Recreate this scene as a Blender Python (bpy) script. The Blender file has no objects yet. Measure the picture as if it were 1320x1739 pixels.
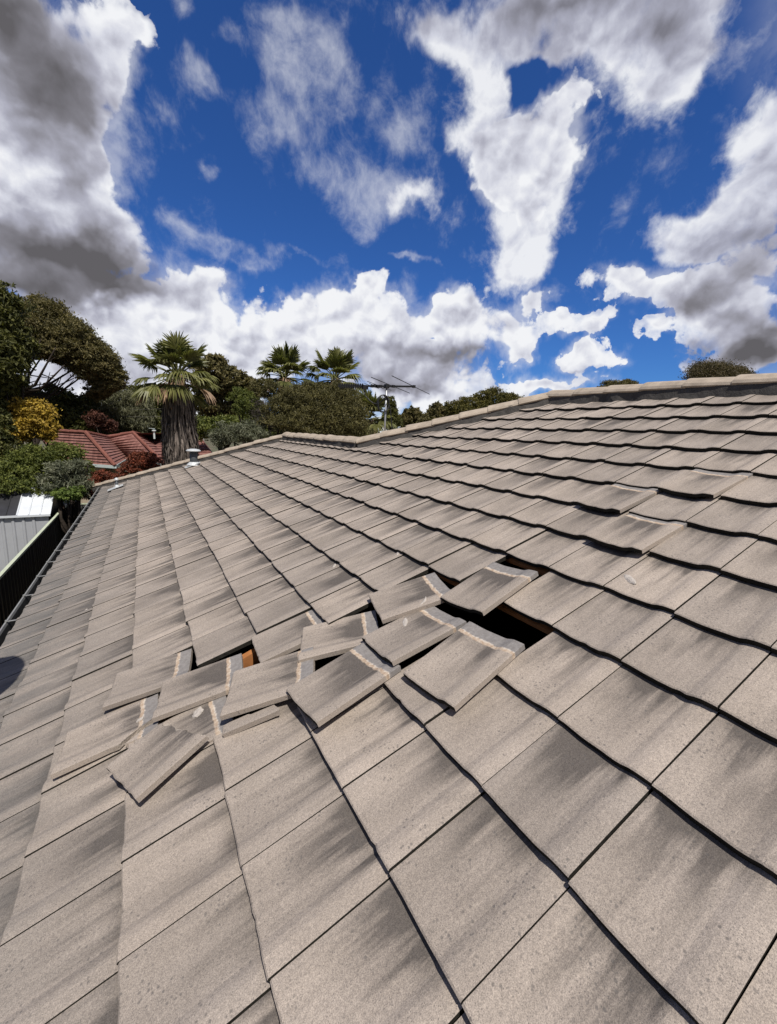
import bpy, bmesh, math, random
import numpy as np
from mathutils import Vector, Matrix

# ---------------------------------------------------------------- frame of the place
# world: +Y along the eave, away from the viewer; +X up the slope (horizontally); Z up
TH = math.radians(22.0); CT, ST = math.cos(TH), math.sin(TH)
W, GA, LT = 0.30, 0.33958, 0.405          # tile cover width, gauge, tile length
GZ = -3.15                                # garden level
SC = bpy.context.scene
COL = SC.collection

def rodrigues(r):
    r = np.array(r); t = np.linalg.norm(r); k = r/t
    K = np.array([[0, -k[2], k[1]], [k[2], 0, -k[0]], [-k[1], k[0], 0]])
    return np.eye(3)+np.sin(t)*K+(1-np.cos(t))*K@K

FPX = 719.388
RT = rodrigues((-0.98762, -1.11223, -1.96544))
TT = np.array((0.14496, 1.00868, 0.86362))
MW = np.array([[0, 1, 0], [CT, 0, ST], [ST, 0, -CT]])      # tile axes (u, s, down) from world
RW = RT@MW
CAM = -RW.T@TT

def ray(px, py):
    d = RW.T@np.array([(px-660)/FPX, (py-869.5)/FPX, 1.0])
    return d/np.linalg.norm(d)
def at(px, py, Y):
    d = ray(px, py); return CAM+d*((Y-CAM[1])/d[1])
def atz(px, py, z):
    d = ray(px, py); return CAM+d*((z-CAM[2])/d[2])
def roofpt(s, u, n=0.0):
    return np.array([s*CT-n*ST, u, s*ST+n*CT])

# ---------------------------------------------------------------- camera
cd = bpy.data.cameras.new('camera'); cam = bpy.data.objects.new('camera', cd); COL.objects.link(cam)
cd.sensor_fit = 'VERTICAL'; cd.sensor_height = 17.39; cd.sensor_width = 13.2; cd.lens = FPX/100
cd.clip_start = 0.05; cd.clip_end = 5000
m = Matrix.Identity(4)
for i in range(3):
    m[i][0] = RW[0][i]; m[i][1] = -RW[1][i]; m[i][2] = -RW[2][i]; m[i][3] = CAM[i]
cam.matrix_world = m
SC.camera = cam
SC.cycles.max_bounces = 5; SC.cycles.diffuse_bounces = 3; SC.cycles.glossy_bounces = 2; SC.cycles.transmission_bounces = 3

# ---------------------------------------------------------------- sun and exposure
SUN_EL, SUN_AZ = math.radians(61), math.radians(186)       # azimuth from +Y towards +X
SD = np.array([math.sin(SUN_AZ)*math.cos(SUN_EL), math.cos(SUN_AZ)*math.cos(SUN_EL), math.sin(SUN_EL)])
sl = bpy.data.lights.new('sun', 'SUN'); sl.energy = 5.0; sl.angle = math.radians(0.5); sl.color = (1.0, 0.955, 0.89)
so = bpy.data.objects.new('sun', sl); COL.objects.link(so)
so.rotation_euler = Vector(SD).to_track_quat('Z', 'Y').to_euler()
SC.view_settings.view_transform = 'Standard'; SC.view_settings.look = 'None'
SC.view_settings.exposure = 0.0; SC.view_settings.gamma = 1.0

# ---------------------------------------------------------------- world: Nishita sky with procedural clouds
class NT:
    """small node-tree helper"""
    def __init__(s, tree): s.t = tree; s.n = tree.nodes; s.l = tree.links
    def new(s, kind, **kw):
        nd = s.n.new(kind)
        for k, v in kw.items(): setattr(nd, k, v)
        return nd
    def put(s, sock, v):
        if isinstance(v, bpy.types.NodeSocket): s.l.new(v, sock)
        elif v is not None: sock.default_value = v
    def math(s, op, a, b=None, c=None, clamp=False):
        nd = s.new('ShaderNodeMath', operation=op); nd.use_clamp = clamp
        for i, v in enumerate((a, b, c)): s.put(nd.inputs[i], v)
        return nd.outputs[0]
    def vmath(s, op, a, b=None):
        nd = s.new('ShaderNodeVectorMath', operation=op)
        s.put(nd.inputs[0], a); s.put(nd.inputs[1], b)
        return nd.outputs['Value'] if op in ('DOT_PRODUCT', 'LENGTH', 'DISTANCE') else nd.outputs[0]
    def smooth(s, v, a, b, lo=0.0, hi=1.0):
        nd = s.new('ShaderNodeMapRange', interpolation_type='SMOOTHSTEP')
        s.put(nd.inputs[0], v); nd.inputs[1].default_value = a; nd.inputs[2].default_value = b
        nd.inputs[3].default_value = lo; nd.inputs[4].default_value = hi
        return nd.outputs[0]
    def lin(s, v, a, b, lo=0.0, hi=1.0):
        nd = s.new('ShaderNodeMapRange')
        s.put(nd.inputs[0], v); nd.inputs[1].default_value = a; nd.inputs[2].default_value = b
        nd.inputs[3].default_value = lo; nd.inputs[4].default_value = hi
        return nd.outputs[0]
    def mix(s, f, a, b, mode='MIX'):
        nd = s.new('ShaderNodeMix', data_type='RGBA', blend_type=mode)
        s.put(nd.inputs[0], f)
        for i, v in ((6, a), (7, b)):
            if isinstance(v, (tuple, list)): v = tuple(v)+((1.0,) if len(v) == 3 else ())
            s.put(nd.inputs[i], v)
        return nd.outputs[2]
    def noise(s, vec, scale, detail=4.0, rough=0.5, dist=0.0, out=0, ntype='FBM'):
        nd = s.new('ShaderNodeTexNoise', noise_type=ntype); s.put(nd.inputs['Vector'], vec)
        nd.inputs['Scale'].default_value = scale; nd.inputs['Detail'].default_value = detail
        nd.inputs['Roughness'].default_value = rough; nd.inputs['Distortion'].default_value = dist
        return nd.outputs[out]
    def voro(s, vec, scale, feature='F1', rand=1.0, smooth=None):
        nd = s.new('ShaderNodeTexVoronoi', feature=feature); s.put(nd.inputs['Vector'], vec)
        nd.inputs['Scale'].default_value = scale; nd.inputs['Randomness'].default_value = rand
        if smooth is not None: nd.inputs['Smoothness'].default_value = smooth
        return nd.outputs['Distance']
    def mapping(s, vec, loc=(0, 0, 0), rot=(0, 0, 0), scale=(1, 1, 1), kind='POINT'):
        nd = s.new('ShaderNodeMapping', vector_type=kind); s.put(nd.inputs[0], vec)
        nd.inputs[1].default_value = loc; nd.inputs[2].default_value = rot; nd.inputs[3].default_value = scale
        return nd.outputs[0]

wd = bpy.data.worlds.new('World'); SC.world = wd; wd.use_nodes = True
nt = NT(wd.node_tree); nt.n.clear()
sky = nt.new('ShaderNodeTexSky', sky_type='NISHITA'); sky.sun_disc = False
sky.sun_elevation = SUN_EL; sky.sun_rotation = SUN_AZ
sky.altitude = 300; sky.air_density = 1.0; sky.dust_density = 0.25; sky.ozone_density = 3.0
tc = nt.new('ShaderNodeTexCoord')
dirv = nt.vmath('NORMALIZE', tc.outputs['Generated'])
sp = nt.new('ShaderNodeSeparateXYZ'); nt.put(sp.inputs[0], dirv)
az = nt.math('ARCTAN2', sp.outputs[0], sp.outputs[1])
el = nt.math('ARCSINE', sp.outputs[2])
cb = nt.new('ShaderNodeCombineXYZ'); nt.put(cb.inputs[0], az); nt.put(cb.inputs[1], el)
# domain warp so blob outlines break up
def vscale(v, f):
    nd = nt.new('ShaderNodeVectorMath', operation='SCALE'); nt.put(nd.inputs[0], v); nd.inputs['Scale'].default_value = f
    return nd.outputs[0]
wv = nt.vmath('SUBTRACT', nt.noise(dirv, 3.0, 4, 0.58, 0, out=1), (0.5, 0.5, 0.5))
wsm = vscale(nt.vmath('SUBTRACT', nt.noise(dirv, 11.0, 2, 0.55, 0, out=1), (0.5, 0.5, 0.5)), 0.05)
wmid = nt.vmath('SUBTRACT', nt.noise(dirv, 8.0, 4, 0.6, 0, out=1), (0.5, 0.5, 0.5))
wc = nt.vmath('ADD', cb.outputs[0], nt.vmath('ADD', vscale(wv, 0.12), vscale(wmid, 0.13)))

def azel(px, py):
    d = ray(px, py); return math.atan2(d[0], d[1]), math.asin(d[2])
def blobs(lst, grow=1.6):
    acc = None
    for b in lst:
        px, py, rx, ry, w = b[:5]; rot = b[5] if len(b) > 5 else 0.0
        a0, e0 = azel(px, py)
        c, s_ = math.cos(math.radians(rot)), math.sin(math.radians(rot))
        a1, e1 = azel(px+rx*c, py+rx*s_); a2, e2 = azel(px-ry*s_, py+ry*c)
        ra = math.hypot(a1-a0, e1-e0); rb = math.hypot(a2-a0, e2-e0)
        ang = math.atan2(e1-e0, a1-a0)
        mp = nt.mapping(wc, (a0, e0, 0), (0, 0, ang), (ra*grow, rb*grow, 1), 'TEXTURE')
        g = nt.new('ShaderNodeTexGradient', gradient_type='QUADRATIC_SPHERE'); nt.put(g.inputs[0], mp)
        acc = nt.math('MULTIPLY', g.outputs['Fac'], w*2.1) if acc is None else nt.math('MULTIPLY_ADD', g.outputs['Fac'], w*2.1, acc)
    return acc

CUM = [  # heaped clouds: px, py, rx, ry, weight, rotation
 (50,60,150,140,1.1),(90,180,130,140,1.1),(60,330,130,150,1.15),(110,430,150,90,1.15,12),(210,80,62,78,1.0),(245,70,42,52,.95),(190,160,60,70,1.0),
 (155,270,38,70,.95),(215,410,48,48,.95),(180,500,150,30,1.0,8),(290,545,110,70,1.0),(340,520,55,60,.95),(160,560,120,60,1.0),
 (400,580,110,50,1.0),(480,555,70,45,.95),(545,540,60,45,.95),(590,520,48,48,.95),(622,488,28,34,1.0),(660,560,80,60,1.0),(735,526,38,38,1.0),(800,516,52,50,1.0),(765,560,70,45,1.0),
 (560,600,200,50,1.0),(720,620,130,50,1.05),(860,560,52,40,.95),(915,516,50,26,1.0,-42),(950,552,42,22,.9),(880,590,40,25,.8),(700,665,170,40,1.0),(300,640,280,60,1.0),
 (985,614,78,22,1.0),(1000,600,40,26,1.0),(950,656,100,20,1.0),(900,648,46,18,.9),(1028,548,44,28,1.0),(1112,550,40,24,.9),(1055,480,66,42,.95),(1150,480,80,44,.95),
 (1250,450,110,90,1.0),(1200,510,70,60,.95),(1280,560,100,50,1.05),(1260,600,110,34,1.05),(890,235,105,66,1.0,-20),(945,175,46,36,.95),(800,245,74,46,.95),(840,290,60,50,.9),(660,715,140,26,1.0),(250,690,200,40,1.0),(70,640,110,40,1.0),(1240,620,110,26,1.0),(880,310,84,70,1.0),(940,300,60,80,.95),(905,380,56,50,.8)]
SOFT = [(1000,40,190,80,1.0),(1070,120,110,90,.95),(900,40,150,70,.95),(800,110,90,70,.85),(720,60,80,70,.55),(1150,60,80,90,.6),
 (900,390,84,76,1.0),(890,450,60,56,.85),(900,300,120,110,.7),(790,235,70,56,.8),(820,180,50,50,.85),(1290,300,90,100,.95),(1265,210,60,60,.75),(1190,380,110,44,.95,-14),(1240,380,80,60,.8),(700,335,70,40,.5)]
HOLE = [(892,145,36,38,-1.0),(975,205,14,24,-.6),(905,60,30,40,-.3),(725,580,26,8,-.6,10)]
WISP = [(430,60,60,50,.5),(430,200,60,60,.45),(600,180,70,60,.5),(660,230,60,60,.5),(1120,240,40,60,.35),(1060,350,40,40,.3),(500,80,90,60,.7),(540,130,70,60,.6),(520,230,100,70,.66),(560,300,64,56,.72),(640,320,70,56,.82),(620,390,50,40,.6),(690,440,56,9,.75),(700,340,60,40,.62),
 (365,160,56,34,.62,38),(357,304,24,20,.66),(330,20,28,40,.62),(300,250,60,30,.4,30),(520,448,56,12,.75,10),(400,450,90,32,.85,8),(330,400,120,26,.6,30),(720,60,90,60,.6),
 (1270,70,70,34,.7,-28),(1180,90,60,50,.5),(780,330,60,40,.45),(1040,270,30,22,.3)]
GREY = [  # where the heaps show their shaded bases
 (30,30,130,80,.42),(70,170,110,80,.42),(150,215,50,60,.22),(100,120,60,60,.15),(80,425,170,56,.56,8),(180,455,70,34,.34,10),(20,490,110,30,.34,8),(140,320,36,70,.22),(190,500,110,22,.30,8),
 (720,612,110,24,.30),(800,604,60,18,.22),(590,640,120,20,.20),(690,660,150,14,.28),(330,640,180,22,.16),(200,620,90,20,.12),(985,632,70,8,.24),
 (950,10,240,60,.40),(900,90,60,40,.20),(1090,70,110,70,.24),(720,40,70,50,.2),(890,270,80,60,.14),(1270,606,140,30,.7),(1300,560,60,30,.25),(1240,470,110,50,.26),(1170,505,70,24,.2),(1290,340,80,80,.24),(1240,540,80,20,.16),(1200,385,80,30,.18)]
dc = nt.math('ADD', nt.math('MINIMUM', blobs(CUM), 2.3), blobs(HOLE))
dw = nt.math('MINIMUM', blobs(WISP), 1.0)
ds = nt.math('ADD', nt.math('MINIMUM', blobs(SOFT, 1.5), 1.15), blobs(HOLE))
gr0 = blobs(GREY, 2.0)
pv0 = nt.vmath('ADD', dirv, vscale(wsm, 0.6))
f1 = nt.noise(pv0, 8.5, 8, 0.62)
gr = nt.math('MINIMUM', nt.math('MULTIPLY', gr0, nt.lin(nt.noise(nt.vmath('ADD', dirv, wsm), 4.0, 6, 0.55), 0.3, 0.7, 0.55, 1.35)), 1.08)
pv = nt.vmath('ADD', dirv, wsm)
puff = nt.voro(pv, 15.0, 'F1')
puff2 = nt.voro(pv, 38.0, 'F1')
edge = nt.math('MULTIPLY', nt.math('SUBTRACT', f1, 0.5), 2.6)
edge = nt.math('ADD', edge, nt.math('MULTIPLY', nt.math('SUBTRACT', 0.44, puff), 0.80))
edge = nt.math('ADD', edge, nt.math('MULTIPLY', nt.math('SUBTRACT', 0.44, puff2), 0.55))
dsum = nt.math('ADD', dc, edge)
fine = nt.noise(nt.vmath('ADD', dirv, wsm), 30.0, 5, 0.62)
dsum = nt.math('ADD', dsum, nt.math('MULTIPLY', nt.math('SUBTRACT', fine, 0.5), 1.2))
softk = nt.smooth(dc, 0.75, 1.3, 0.0, 1.0)
softw = nt.smooth(nt.noise(dirv, 3.6, 2, 0.5), 0.40, 0.60, 0.20, 0.85)
dens = nt.math('DIVIDE', nt.math('SUBTRACT', dsum, 0.50), softw, None, True)
dens = nt.math('MULTIPLY', nt.smooth(dens, 0.0, 1.0), nt.smooth(dc, 0.02, 0.22))
f2 = nt.noise(nt.mapping(nt.vmath('ADD', dirv, vscale(wv, 0.12)), rot=(0, 0.35, 0.2), scale=(1.0, 1.0, 0.75)), 12.0, 8, 0.66)
wis = nt.smooth(nt.math('ADD', nt.math('MULTIPLY', dw, 0.9), nt.math('MULTIPLY', nt.math('SUBTRACT', f2, 0.5), 4.0)), 0.18, 1.9, 0, 0.52)
# streaky blue showing through the thinner heaps
holes = nt.math('MULTIPLY', nt.smooth(nt.math('ADD', nt.math('MULTIPLY', f2, 0.7), nt.math('MULTIPLY', fine, 0.3)), 0.60, 0.34), nt.smooth(dc, 1.28, 0.60, 0.0, 0.6))
softd = nt.smooth(nt.math('ADD', ds, nt.math('ADD', nt.math('MULTIPLY', nt.math('SUBTRACT', f2, 0.5), 1.9), nt.math('MULTIPLY', nt.math('SUBTRACT', fine, 0.5), 0.5))), 0.22, 1.05, 0, 0.93)
alpha = nt.math('MAXIMUM', nt.math('MAXIMUM', nt.math('SUBTRACT', dens, holes, None, True), softd), wis)
veil = nt.smooth(nt.math('ADD', nt.math('MULTIPLY', dc, 0.8), nt.math('MULTIPLY', nt.math('SUBTRACT', f2, 0.5), 2.4)), 0.15, 1.25, 0, 0.5)
alpha = nt.math('MAXIMUM', alpha, veil)
fill_cloud = nt.math('MULTIPLY', nt.smooth(sp.outputs[1], 0.40, 0.15), nt.smooth(f1, 0.36, 0.52))  # unseen grey clouds behind the viewer, added to neutralise the shadow fill
alpha = nt.math('MAXIMUM', alpha, fill_cloud)
# relief: the same noise a little higher and towards the light
off = nt.vmath('ADD', pv, (-0.014, 0.0, 0.022))
rel = nt.math('SUBTRACT', f1, nt.noise(nt.vmath('ADD', pv0, (-0.008, 0.0, 0.015)), 8.5, 6, 0.62))
rel2 = nt.math('SUBTRACT', nt.voro(off, 15.0, 'F1'), puff)
rel3 = nt.math('SUBTRACT', nt.voro(nt.vmath('ADD', pv, (-0.006, 0.0, 0.010)), 38.0, 'F1'), puff2)
sh = nt.math('ADD', nt.math('MULTIPLY', rel, 0.85), nt.math('ADD', nt.math('MULTIPLY', rel2, 0.42), nt.math('MULTIPLY', rel3, 0.22)))
lum = nt.math('ADD', nt.math('SUBTRACT', 1.0, nt.math('MULTIPLY', gr, 0.80)), nt.math('MULTIPLY', sh, nt.math('SUBTRACT', 1.0, nt.math('MULTIPLY', gr, 0.55))))
lum = nt.math('ADD', lum, nt.math('MULTIPLY', nt.math('SUBTRACT', nt.noise(dirv, 3.1, 4, 0.5), 0.5), 0.25))
lum = nt.math('ADD', lum, nt.math('MULTIPLY', nt.math('SUBTRACT', fine, 0.5), 0.14))
thick = nt.smooth(nt.math('MAXIMUM', dsum, ds), 0.5, 2.2, 0.04, -0.12)            # thicker parts let less light through
lum = nt.math('ADD', lum, thick)
lum = nt.math('SUBTRACT', lum, nt.math('MULTIPLY', fill_cloud, 0.72))
lum = nt.math('MAXIMUM', nt.math('MINIMUM', lum, 1.04), 0.08)
ramp = nt.new('ShaderNodeValToRGB'); nt.put(ramp.inputs[0], lum)
e = ramp.color_ramp.elements
e[0].position = 0.05; e[0].color = (0.115, 0.110, 0.118, 1)
e[1].position = 1.0; e[1].color = (0.93, 0.94, 0.97, 1)
for p_, c_ in ((0.35, (0.235, 0.230, 0.262, 1)), (0.62, (0.44, 0.445, 0.53, 1)), (0.82, (0.70, 0.715, 0.80, 1))):
    q = e.new(p_); q.color = c_
csc = nt.new('ShaderNodeVectorMath', operation='SCALE'); nt.put(csc.inputs[0], ramp.outputs[0]); csc.inputs['Scale'].default_value = 9.6
# deep clean blue of the photograph's sky
skc = nt.mix(1.0, sky.outputs[0], (0.25, 0.52, 0.98), 'MULTIPLY')
fin = nt.mix(alpha, skc, csc.outputs[0])
bg = nt.new('ShaderNodeBackground'); nt.put(bg.inputs[0], fin); bg.inputs[1].default_value = 0.1
wd.cycles.sampling_method = 'MANUAL'; wd.cycles.sample_map_resolution = 512
wo = nt.new('ShaderNodeOutputWorld'); nt.l.new(bg.outputs[0], wo.inputs[0])

# ---------------------------------------------------------------- object helpers
def tag(o, label=None, cat=None, group=None, kind=None):
    if label: o['label'] = label
    if cat: o['category'] = cat
    if group: o['group'] = group
    if kind: o['kind'] = kind
    return o
def link(o, parent=None):
    COL.objects.link(o)
    if parent is not None: o.parent = parent
    return o
def empty(name, loc=(0, 0, 0), label=None, cat=None, group=None):
    o = bpy.data.objects.new(name, None); o.empty_display_size = 0.2; o.location = [float(x) for x in loc]
    link(o); return tag(o, label, cat, group)

class MB:
    """collects geometry in world space and links it as one mesh object"""
    def __init__(s): s.v = []; s.f = []; s.mi = []; s.uv = []; s.tone = []; s.n = 0
    def add(s, verts, faces, mi=0, uv=None, tone=0.5):
        verts = np.asarray(verts, float).reshape(-1, 3); o = s.n
        s.v.append(verts); s.n += len(verts)
        s.f += [tuple(i+o for i in f) for f in faces]
        s.mi += [mi]*len(faces) if isinstance(mi, int) else list(mi)
        s.uv.append(np.zeros((len(verts), 2)) if uv is None else np.asarray(uv, float))
        s.tone.append(np.full(len(verts), tone) if np.isscalar(tone) else np.asarray(tone, float))
        return s
    def box(s, c, size, rot=None, mi=0, tone=0.5):
        h = np.array(size)/2
        v = np.array([[x, y, z] for z in (-1, 1) for y in (-1, 1) for x in (-1, 1)])*h
        if rot is not None: v = v@np.asarray(rot).T
        return s.add(v+np.array(c), [(0, 2, 3, 1), (4, 5, 7, 6), (0, 1, 5, 4), (2, 6, 7, 3), (0, 4, 6, 2), (1, 3, 7, 5)], mi, tone=tone)
    def bar(s, a, b, w, h, up=(0, 0, 1), mi=0):
        a, b = np.array(a, float), np.array(b, float); t = b-a; L = np.linalg.norm(t); t /= L
        x = np.cross(t, up); x /= np.linalg.norm(x); z = np.cross(x, t)
        return s.box((a+b)/2, (w, L, h), np.stack([x, t, z], 1), mi)
    def tube(s, pts, rad, seg=8, mi=0, cap=True, tone=0.5):
        pts = np.array(pts, float); n = len(pts)
        rad = np.full(n, rad) if np.isscalar(rad) else np.array(rad, float)
        tan = np.gradient(pts, axis=0); tan /= np.linalg.norm(tan, axis=1)[:, None]+1e-12
        ref = np.array([0, 0, 1.0]) if abs(tan[0][2]) < 0.9 else np.array([1.0, 0, 0])
        V = []; a = np.linspace(0, 2*np.pi, seg, endpoint=False)
        x = np.cross(tan[0], ref); x /= np.linalg.norm(x)
        for i in range(n):
            x = x-tan[i]*(x@tan[i]); x /= np.linalg.norm(x); y = np.cross(tan[i], x)
            V.append(pts[i]+rad[i]*(np.cos(a)[:, None]*x+np.sin(a)[:, None]*y))
        F = [(i*seg+j, i*seg+(j+1) % seg, (i+1)*seg+(j+1) % seg, (i+1)*seg+j) for i in range(n-1) for j in range(seg)]
        if cap: F += [tuple(range(seg))[::-1], tuple((n-1)*seg+j for j in range(seg))]
        return s.add(np.concatenate(V), F, mi, tone=tone)
    def quad(s, a, b, c, d, mi=0): return s.add([a, b, c, d], [(0, 1, 2, 3)], mi)
    def build(s, name, mats, parent=None, smooth=False, mat_world=None):
        me = bpy.data.meshes.new(name)
        V = np.concatenate(s.v) if s.v else np.zeros((0, 3))
        me.from_pydata(V.tolist(), [], s.f)
        for mt in (mats if isinstance(mats, (list, tuple)) else [mats]): me.materials.append(mt)
        me.polygons.foreach_set('material_index', s.mi)
        li = np.zeros(len(me.loops), int); me.loops.foreach_get('vertex_index', li)
        uv = np.concatenate(s.uv)[li]
        ul = me.uv_layers.new(name='UVMap'); ul.data.foreach_set('uv', uv.ravel())
        at_ = me.attributes.new('tone', 'FLOAT', 'POINT'); at_.data.foreach_set('value', np.concatenate(s.tone))
        if smooth: me.polygons.foreach_set('use_smooth', [True]*len(me.polygons))
        me.update()
        o = bpy.data.objects.new(name, me); link(o, parent)
        if mat_world is not None: o.matrix_world = mat_world
        return o

# ---------------------------------------------------------------- materials
def mat(name):
    mm = bpy.data.materials.new(name); mm.use_nodes = True
    k = NT(mm.node_tree); b = k.n['Principled BSDF']
    return mm, k, b
def simple(name, col, rough=0.7, var=0.15, scale=8.0, metal=0.0, bump=0.0, bscale=60.0):
    mm, k, b = mat(name); c = k.new('ShaderNodeTexCoord').outputs['Object']
    n = k.noise(c, scale, 6, 0.6)
    v = k.lin(n, 0.25, 0.75, 1-var, 1+var)
    g = k.new('ShaderNodeVectorMath', operation='SCALE'); g.inputs[0].default_value = col; k.put(g.inputs['Scale'], v)
    k.put(b.inputs['Base Color'], g.outputs[0]); b.inputs['Roughness'].default_value = rough; b.inputs['Metallic'].default_value = metal
    if rough > .75: b.inputs['Specular IOR Level'].default_value = .08
    if bump:
        bp = k.new('ShaderNodeBump'); bp.inputs['Distance'].default_value = bump; k.put(bp.inputs['Height'], k.noise(c, bscale, 6, 0.6)); k.put(b.inputs['Normal'], bp.outputs[0])
    return mm

def tile_material():
    mm, k, b = mat('concrete_tile')
    co = k.new('ShaderNodeTexCoord').outputs['Object']
    uvn = k.new('ShaderNodeUVMap'); uvn.uv_map = 'UVMap'
    su = k.new('ShaderNodeSeparateXYZ'); k.put(su.inputs[0], uvn.outputs[0])
    w, v = su.outputs[0], su.outputs[1]                       # across, up the tile
    at_ = k.new('ShaderNodeAttribute'); at_.attribute_name = 'tone'; tid = at_.outputs['Fac']
    so_ = k.new('ShaderNodeSeparateXYZ'); k.put(so_.inputs[0], co)
    cmb = k.new('ShaderNodeCombineXYZ'); k.put(cmb.inputs[2], k.math('MULTIPLY', tid, 37.0))
    cp = k.vmath('ADD', co, cmb.outputs[0])                   # decorrelated from tile to tile
    st1 = k.noise(k.mapping(cp, scale=(2.2, 20.0, 1.0)), 1.0, 4, 0.55)
    st2 = k.noise(k.mapping(cp, scale=(5.0, 70.0, 1.0)), 1.0, 3, 0.6)
    br = k.noise(k.mapping(cp, scale=(1.6, 6.0, 1.0)), 1.0, 3, 0.55)
    pan = k.math('MULTIPLY', k.smooth(k.math('ADD', w, k.math('MULTIPLY', k.math('SUBTRACT', st1, 0.5), 0.3)), 0.14, 0.40), k.smooth(w, 0.80, 1.0, 1.0, 0.45))
    vv = k.math('ADD', v, k.math('MULTIPLY', k.math('SUBTRACT', br, 0.5), 0.5))
    fade = k.smooth(vv, 0.10, 0.74, 0.30, 1.0)
    d0 = k.math('ADD', k.math('MULTIPLY', st1, 0.75), k.math('ADD', k.math('MULTIPLY', br, 0.85), k.math('MULTIPLY', st2, 0.35)))
    d1 = k.smooth(d0, 0.72, 1.16)
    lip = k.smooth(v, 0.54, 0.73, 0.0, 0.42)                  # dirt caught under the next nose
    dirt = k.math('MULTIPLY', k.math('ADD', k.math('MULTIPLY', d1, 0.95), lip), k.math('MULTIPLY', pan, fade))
    dirt = k.math('MULTIPLY', dirt, k.lin(k.math('FRACT', k.math('MULTIPLY', tid, 7.13)), 0, 1, 0.55, 1.25))
    rolld = k.math('MULTIPLY', k.smooth(st1, 0.48, 0.72, 0, 0.35), k.smooth(v, 0.3, 0.8))
    dirt = k.math('MINIMUM', k.math('ADD', dirt, rolld), 0.93)
    ag = k.noise(co, 2.3, 5, 0.6)
    base = k.mix(k.smooth(ag, 0.3, 0.7), (0.300, 0.257, 0.217), (0.378, 0.325, 0.277))
    gry = k.mix(k.math('FRACT', k.math('MULTIPLY', tid, 3.7)), (0.87, 0.87, 0.875), (1.09, 1.075, 1.06))
    base = k.mix(1.0, base, gry, 'MULTIPLY')
    c = k.mix(dirt, base, (0.092, 0.080, 0.071))
    # the courses near the eave are more weathered and greyer
    eave = k.smooth(so_.outputs[0], -0.45, -1.75, 0.0, 0.85)
    eave = k.math('MULTIPLY', eave, k.smooth(k.noise(k.mapping(co, scale=(3, 12, 1)), 1.0, 4, 0.6), 0.3, 0.65, 0.35, 1.0))
    c = k.mix(eave, c, (0.125, 0.122, 0.115))
    # grains, pits and lichen specks
    g1 = k.noise(co, 420.0, 2, 0.7)
    g2 = k.noise(co, 130.0, 3, 0.7)
    c = k.mix(0.85, c, k.mix(k.smooth(g1, 0.25, 0.75), (0.58, 0.58, 0.59), (1.40, 1.39, 1.37)), 'MULTIPLY')
    c = k.mix(0.6, c, k.mix(k.smooth(g2, 0.3, 0.7), (0.78, 0.78, 0.79), (1.19, 1.19, 1.18)), 'MULTIPLY')
    sv = k.voro(cp, 62.0)
    spot = k.math('MULTIPLY', k.smooth(sv, 0.30, 0.13), k.smooth(k.noise(cp, 9.0, 4, 0.65), 0.46, 0.60))
    sv2 = k.voro(cp, 150.0)
    spot2 = k.math('MULTIPLY', k.smooth(sv2, 0.26, 0.12), k.smooth(k.noise(cp, 14.0, 3, 0.6), 0.40, 0.56, 0, 0.9))
    spot = k.math('MAXIMUM', spot, spot2)
    c = k.mix(k.math('MULTIPLY', spot, 0.62), c, (0.10, 0.092, 0.086))
    gl = k.smooth(k.voro(cp, 260.0), 0.10, 0.05)
    gl = k.math('MULTIPLY', gl, k.smooth(k.noise(cp, 90, 1, 0.5), 0.6, 0.7))
    c = k.mix(gl, c, (0.75, 0.72, 0.68))
    # head lap that the next course kept clean: cream band, then pale grey concrete
    wob = k.math('ADD', v, k.math('MULTIPLY', k.math('SUBTRACT', k.noise(cp, 26.0, 4, 0.65), 0.5), 0.055))
    nz = k.noise(cp, 60.0, 4, 0.65)
    band = k.math('MULTIPLY', k.smooth(wob, 0.795, 0.815), 1.0)
    c = k.mix(band, c, k.mix(k.smooth(nz, 0.35, 0.7), (0.35, 0.255, 0.18), (0.50, 0.415, 0.325)))
    line = k.math('MULTIPLY', k.smooth(wob, 0.835, 0.842), k.smooth(wob, 0.862, 0.852))
    lap = k.smooth(wob, 0.845, 0.852)
    c = k.mix(lap, c, k.mix(k.smooth(nz, 0.3, 0.75), (0.185, 0.170, 0.160), (0.255, 0.238, 0.225)))
    c = k.mix(k.math('MULTIPLY', line, k.smooth(nz, .40, .62, .05, .7)), c, (0.56, 0.50, 0.43))
    k.put(b.inputs['Base Color'], c); b.inputs['Roughness'].default_value = 0.88
    b.inputs['Specular IOR Level'].default_value = 0.25
    hgt = k.math('ADD', k.math('MULTIPLY', g1, 0.5), k.math('ADD', k.math('MULTIPLY', g2, 1.0), k.math('MULTIPLY', spot, -0.5)))
    bp = k.new('ShaderNodeBump'); bp.inputs['Strength'].default_value = 0.55; bp.inputs['Distance'].default_value = 0.0016
    k.put(bp.inputs['Height'], hgt); k.put(b.inputs['Normal'], bp.outputs[0])
    return mm
M = {}
M['tile'] = tile_material()
M['nose'] = simple('tile_nose_shade_grime', (0.024, 0.022, 0.018), 0.9, 0.5, 40, bump=0.004, bscale=90)  # grime plus nose shade darkened into the colour, also on laid joint sides
M['break'] = simple('tile_raw_edge', (0.36, 0.31, 0.26), 0.95, 0.25, 90, bump=0.006, bscale=120)
M['cap'] = simple('ridge_cap_concrete', (0.37, 0.31, 0.245), 0.9, 0.28, 9, bump=0.002, bscale=160)
M['bed'] = simple('mortar_bedding', (0.075, 0.07, 0.065), 0.95, 0.3, 14, bump=0.006, bscale=50)
M['timber'] = simple('batten_timber', (0.36, 0.15, 0.055), 0.8, 0.35, 12)
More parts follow.
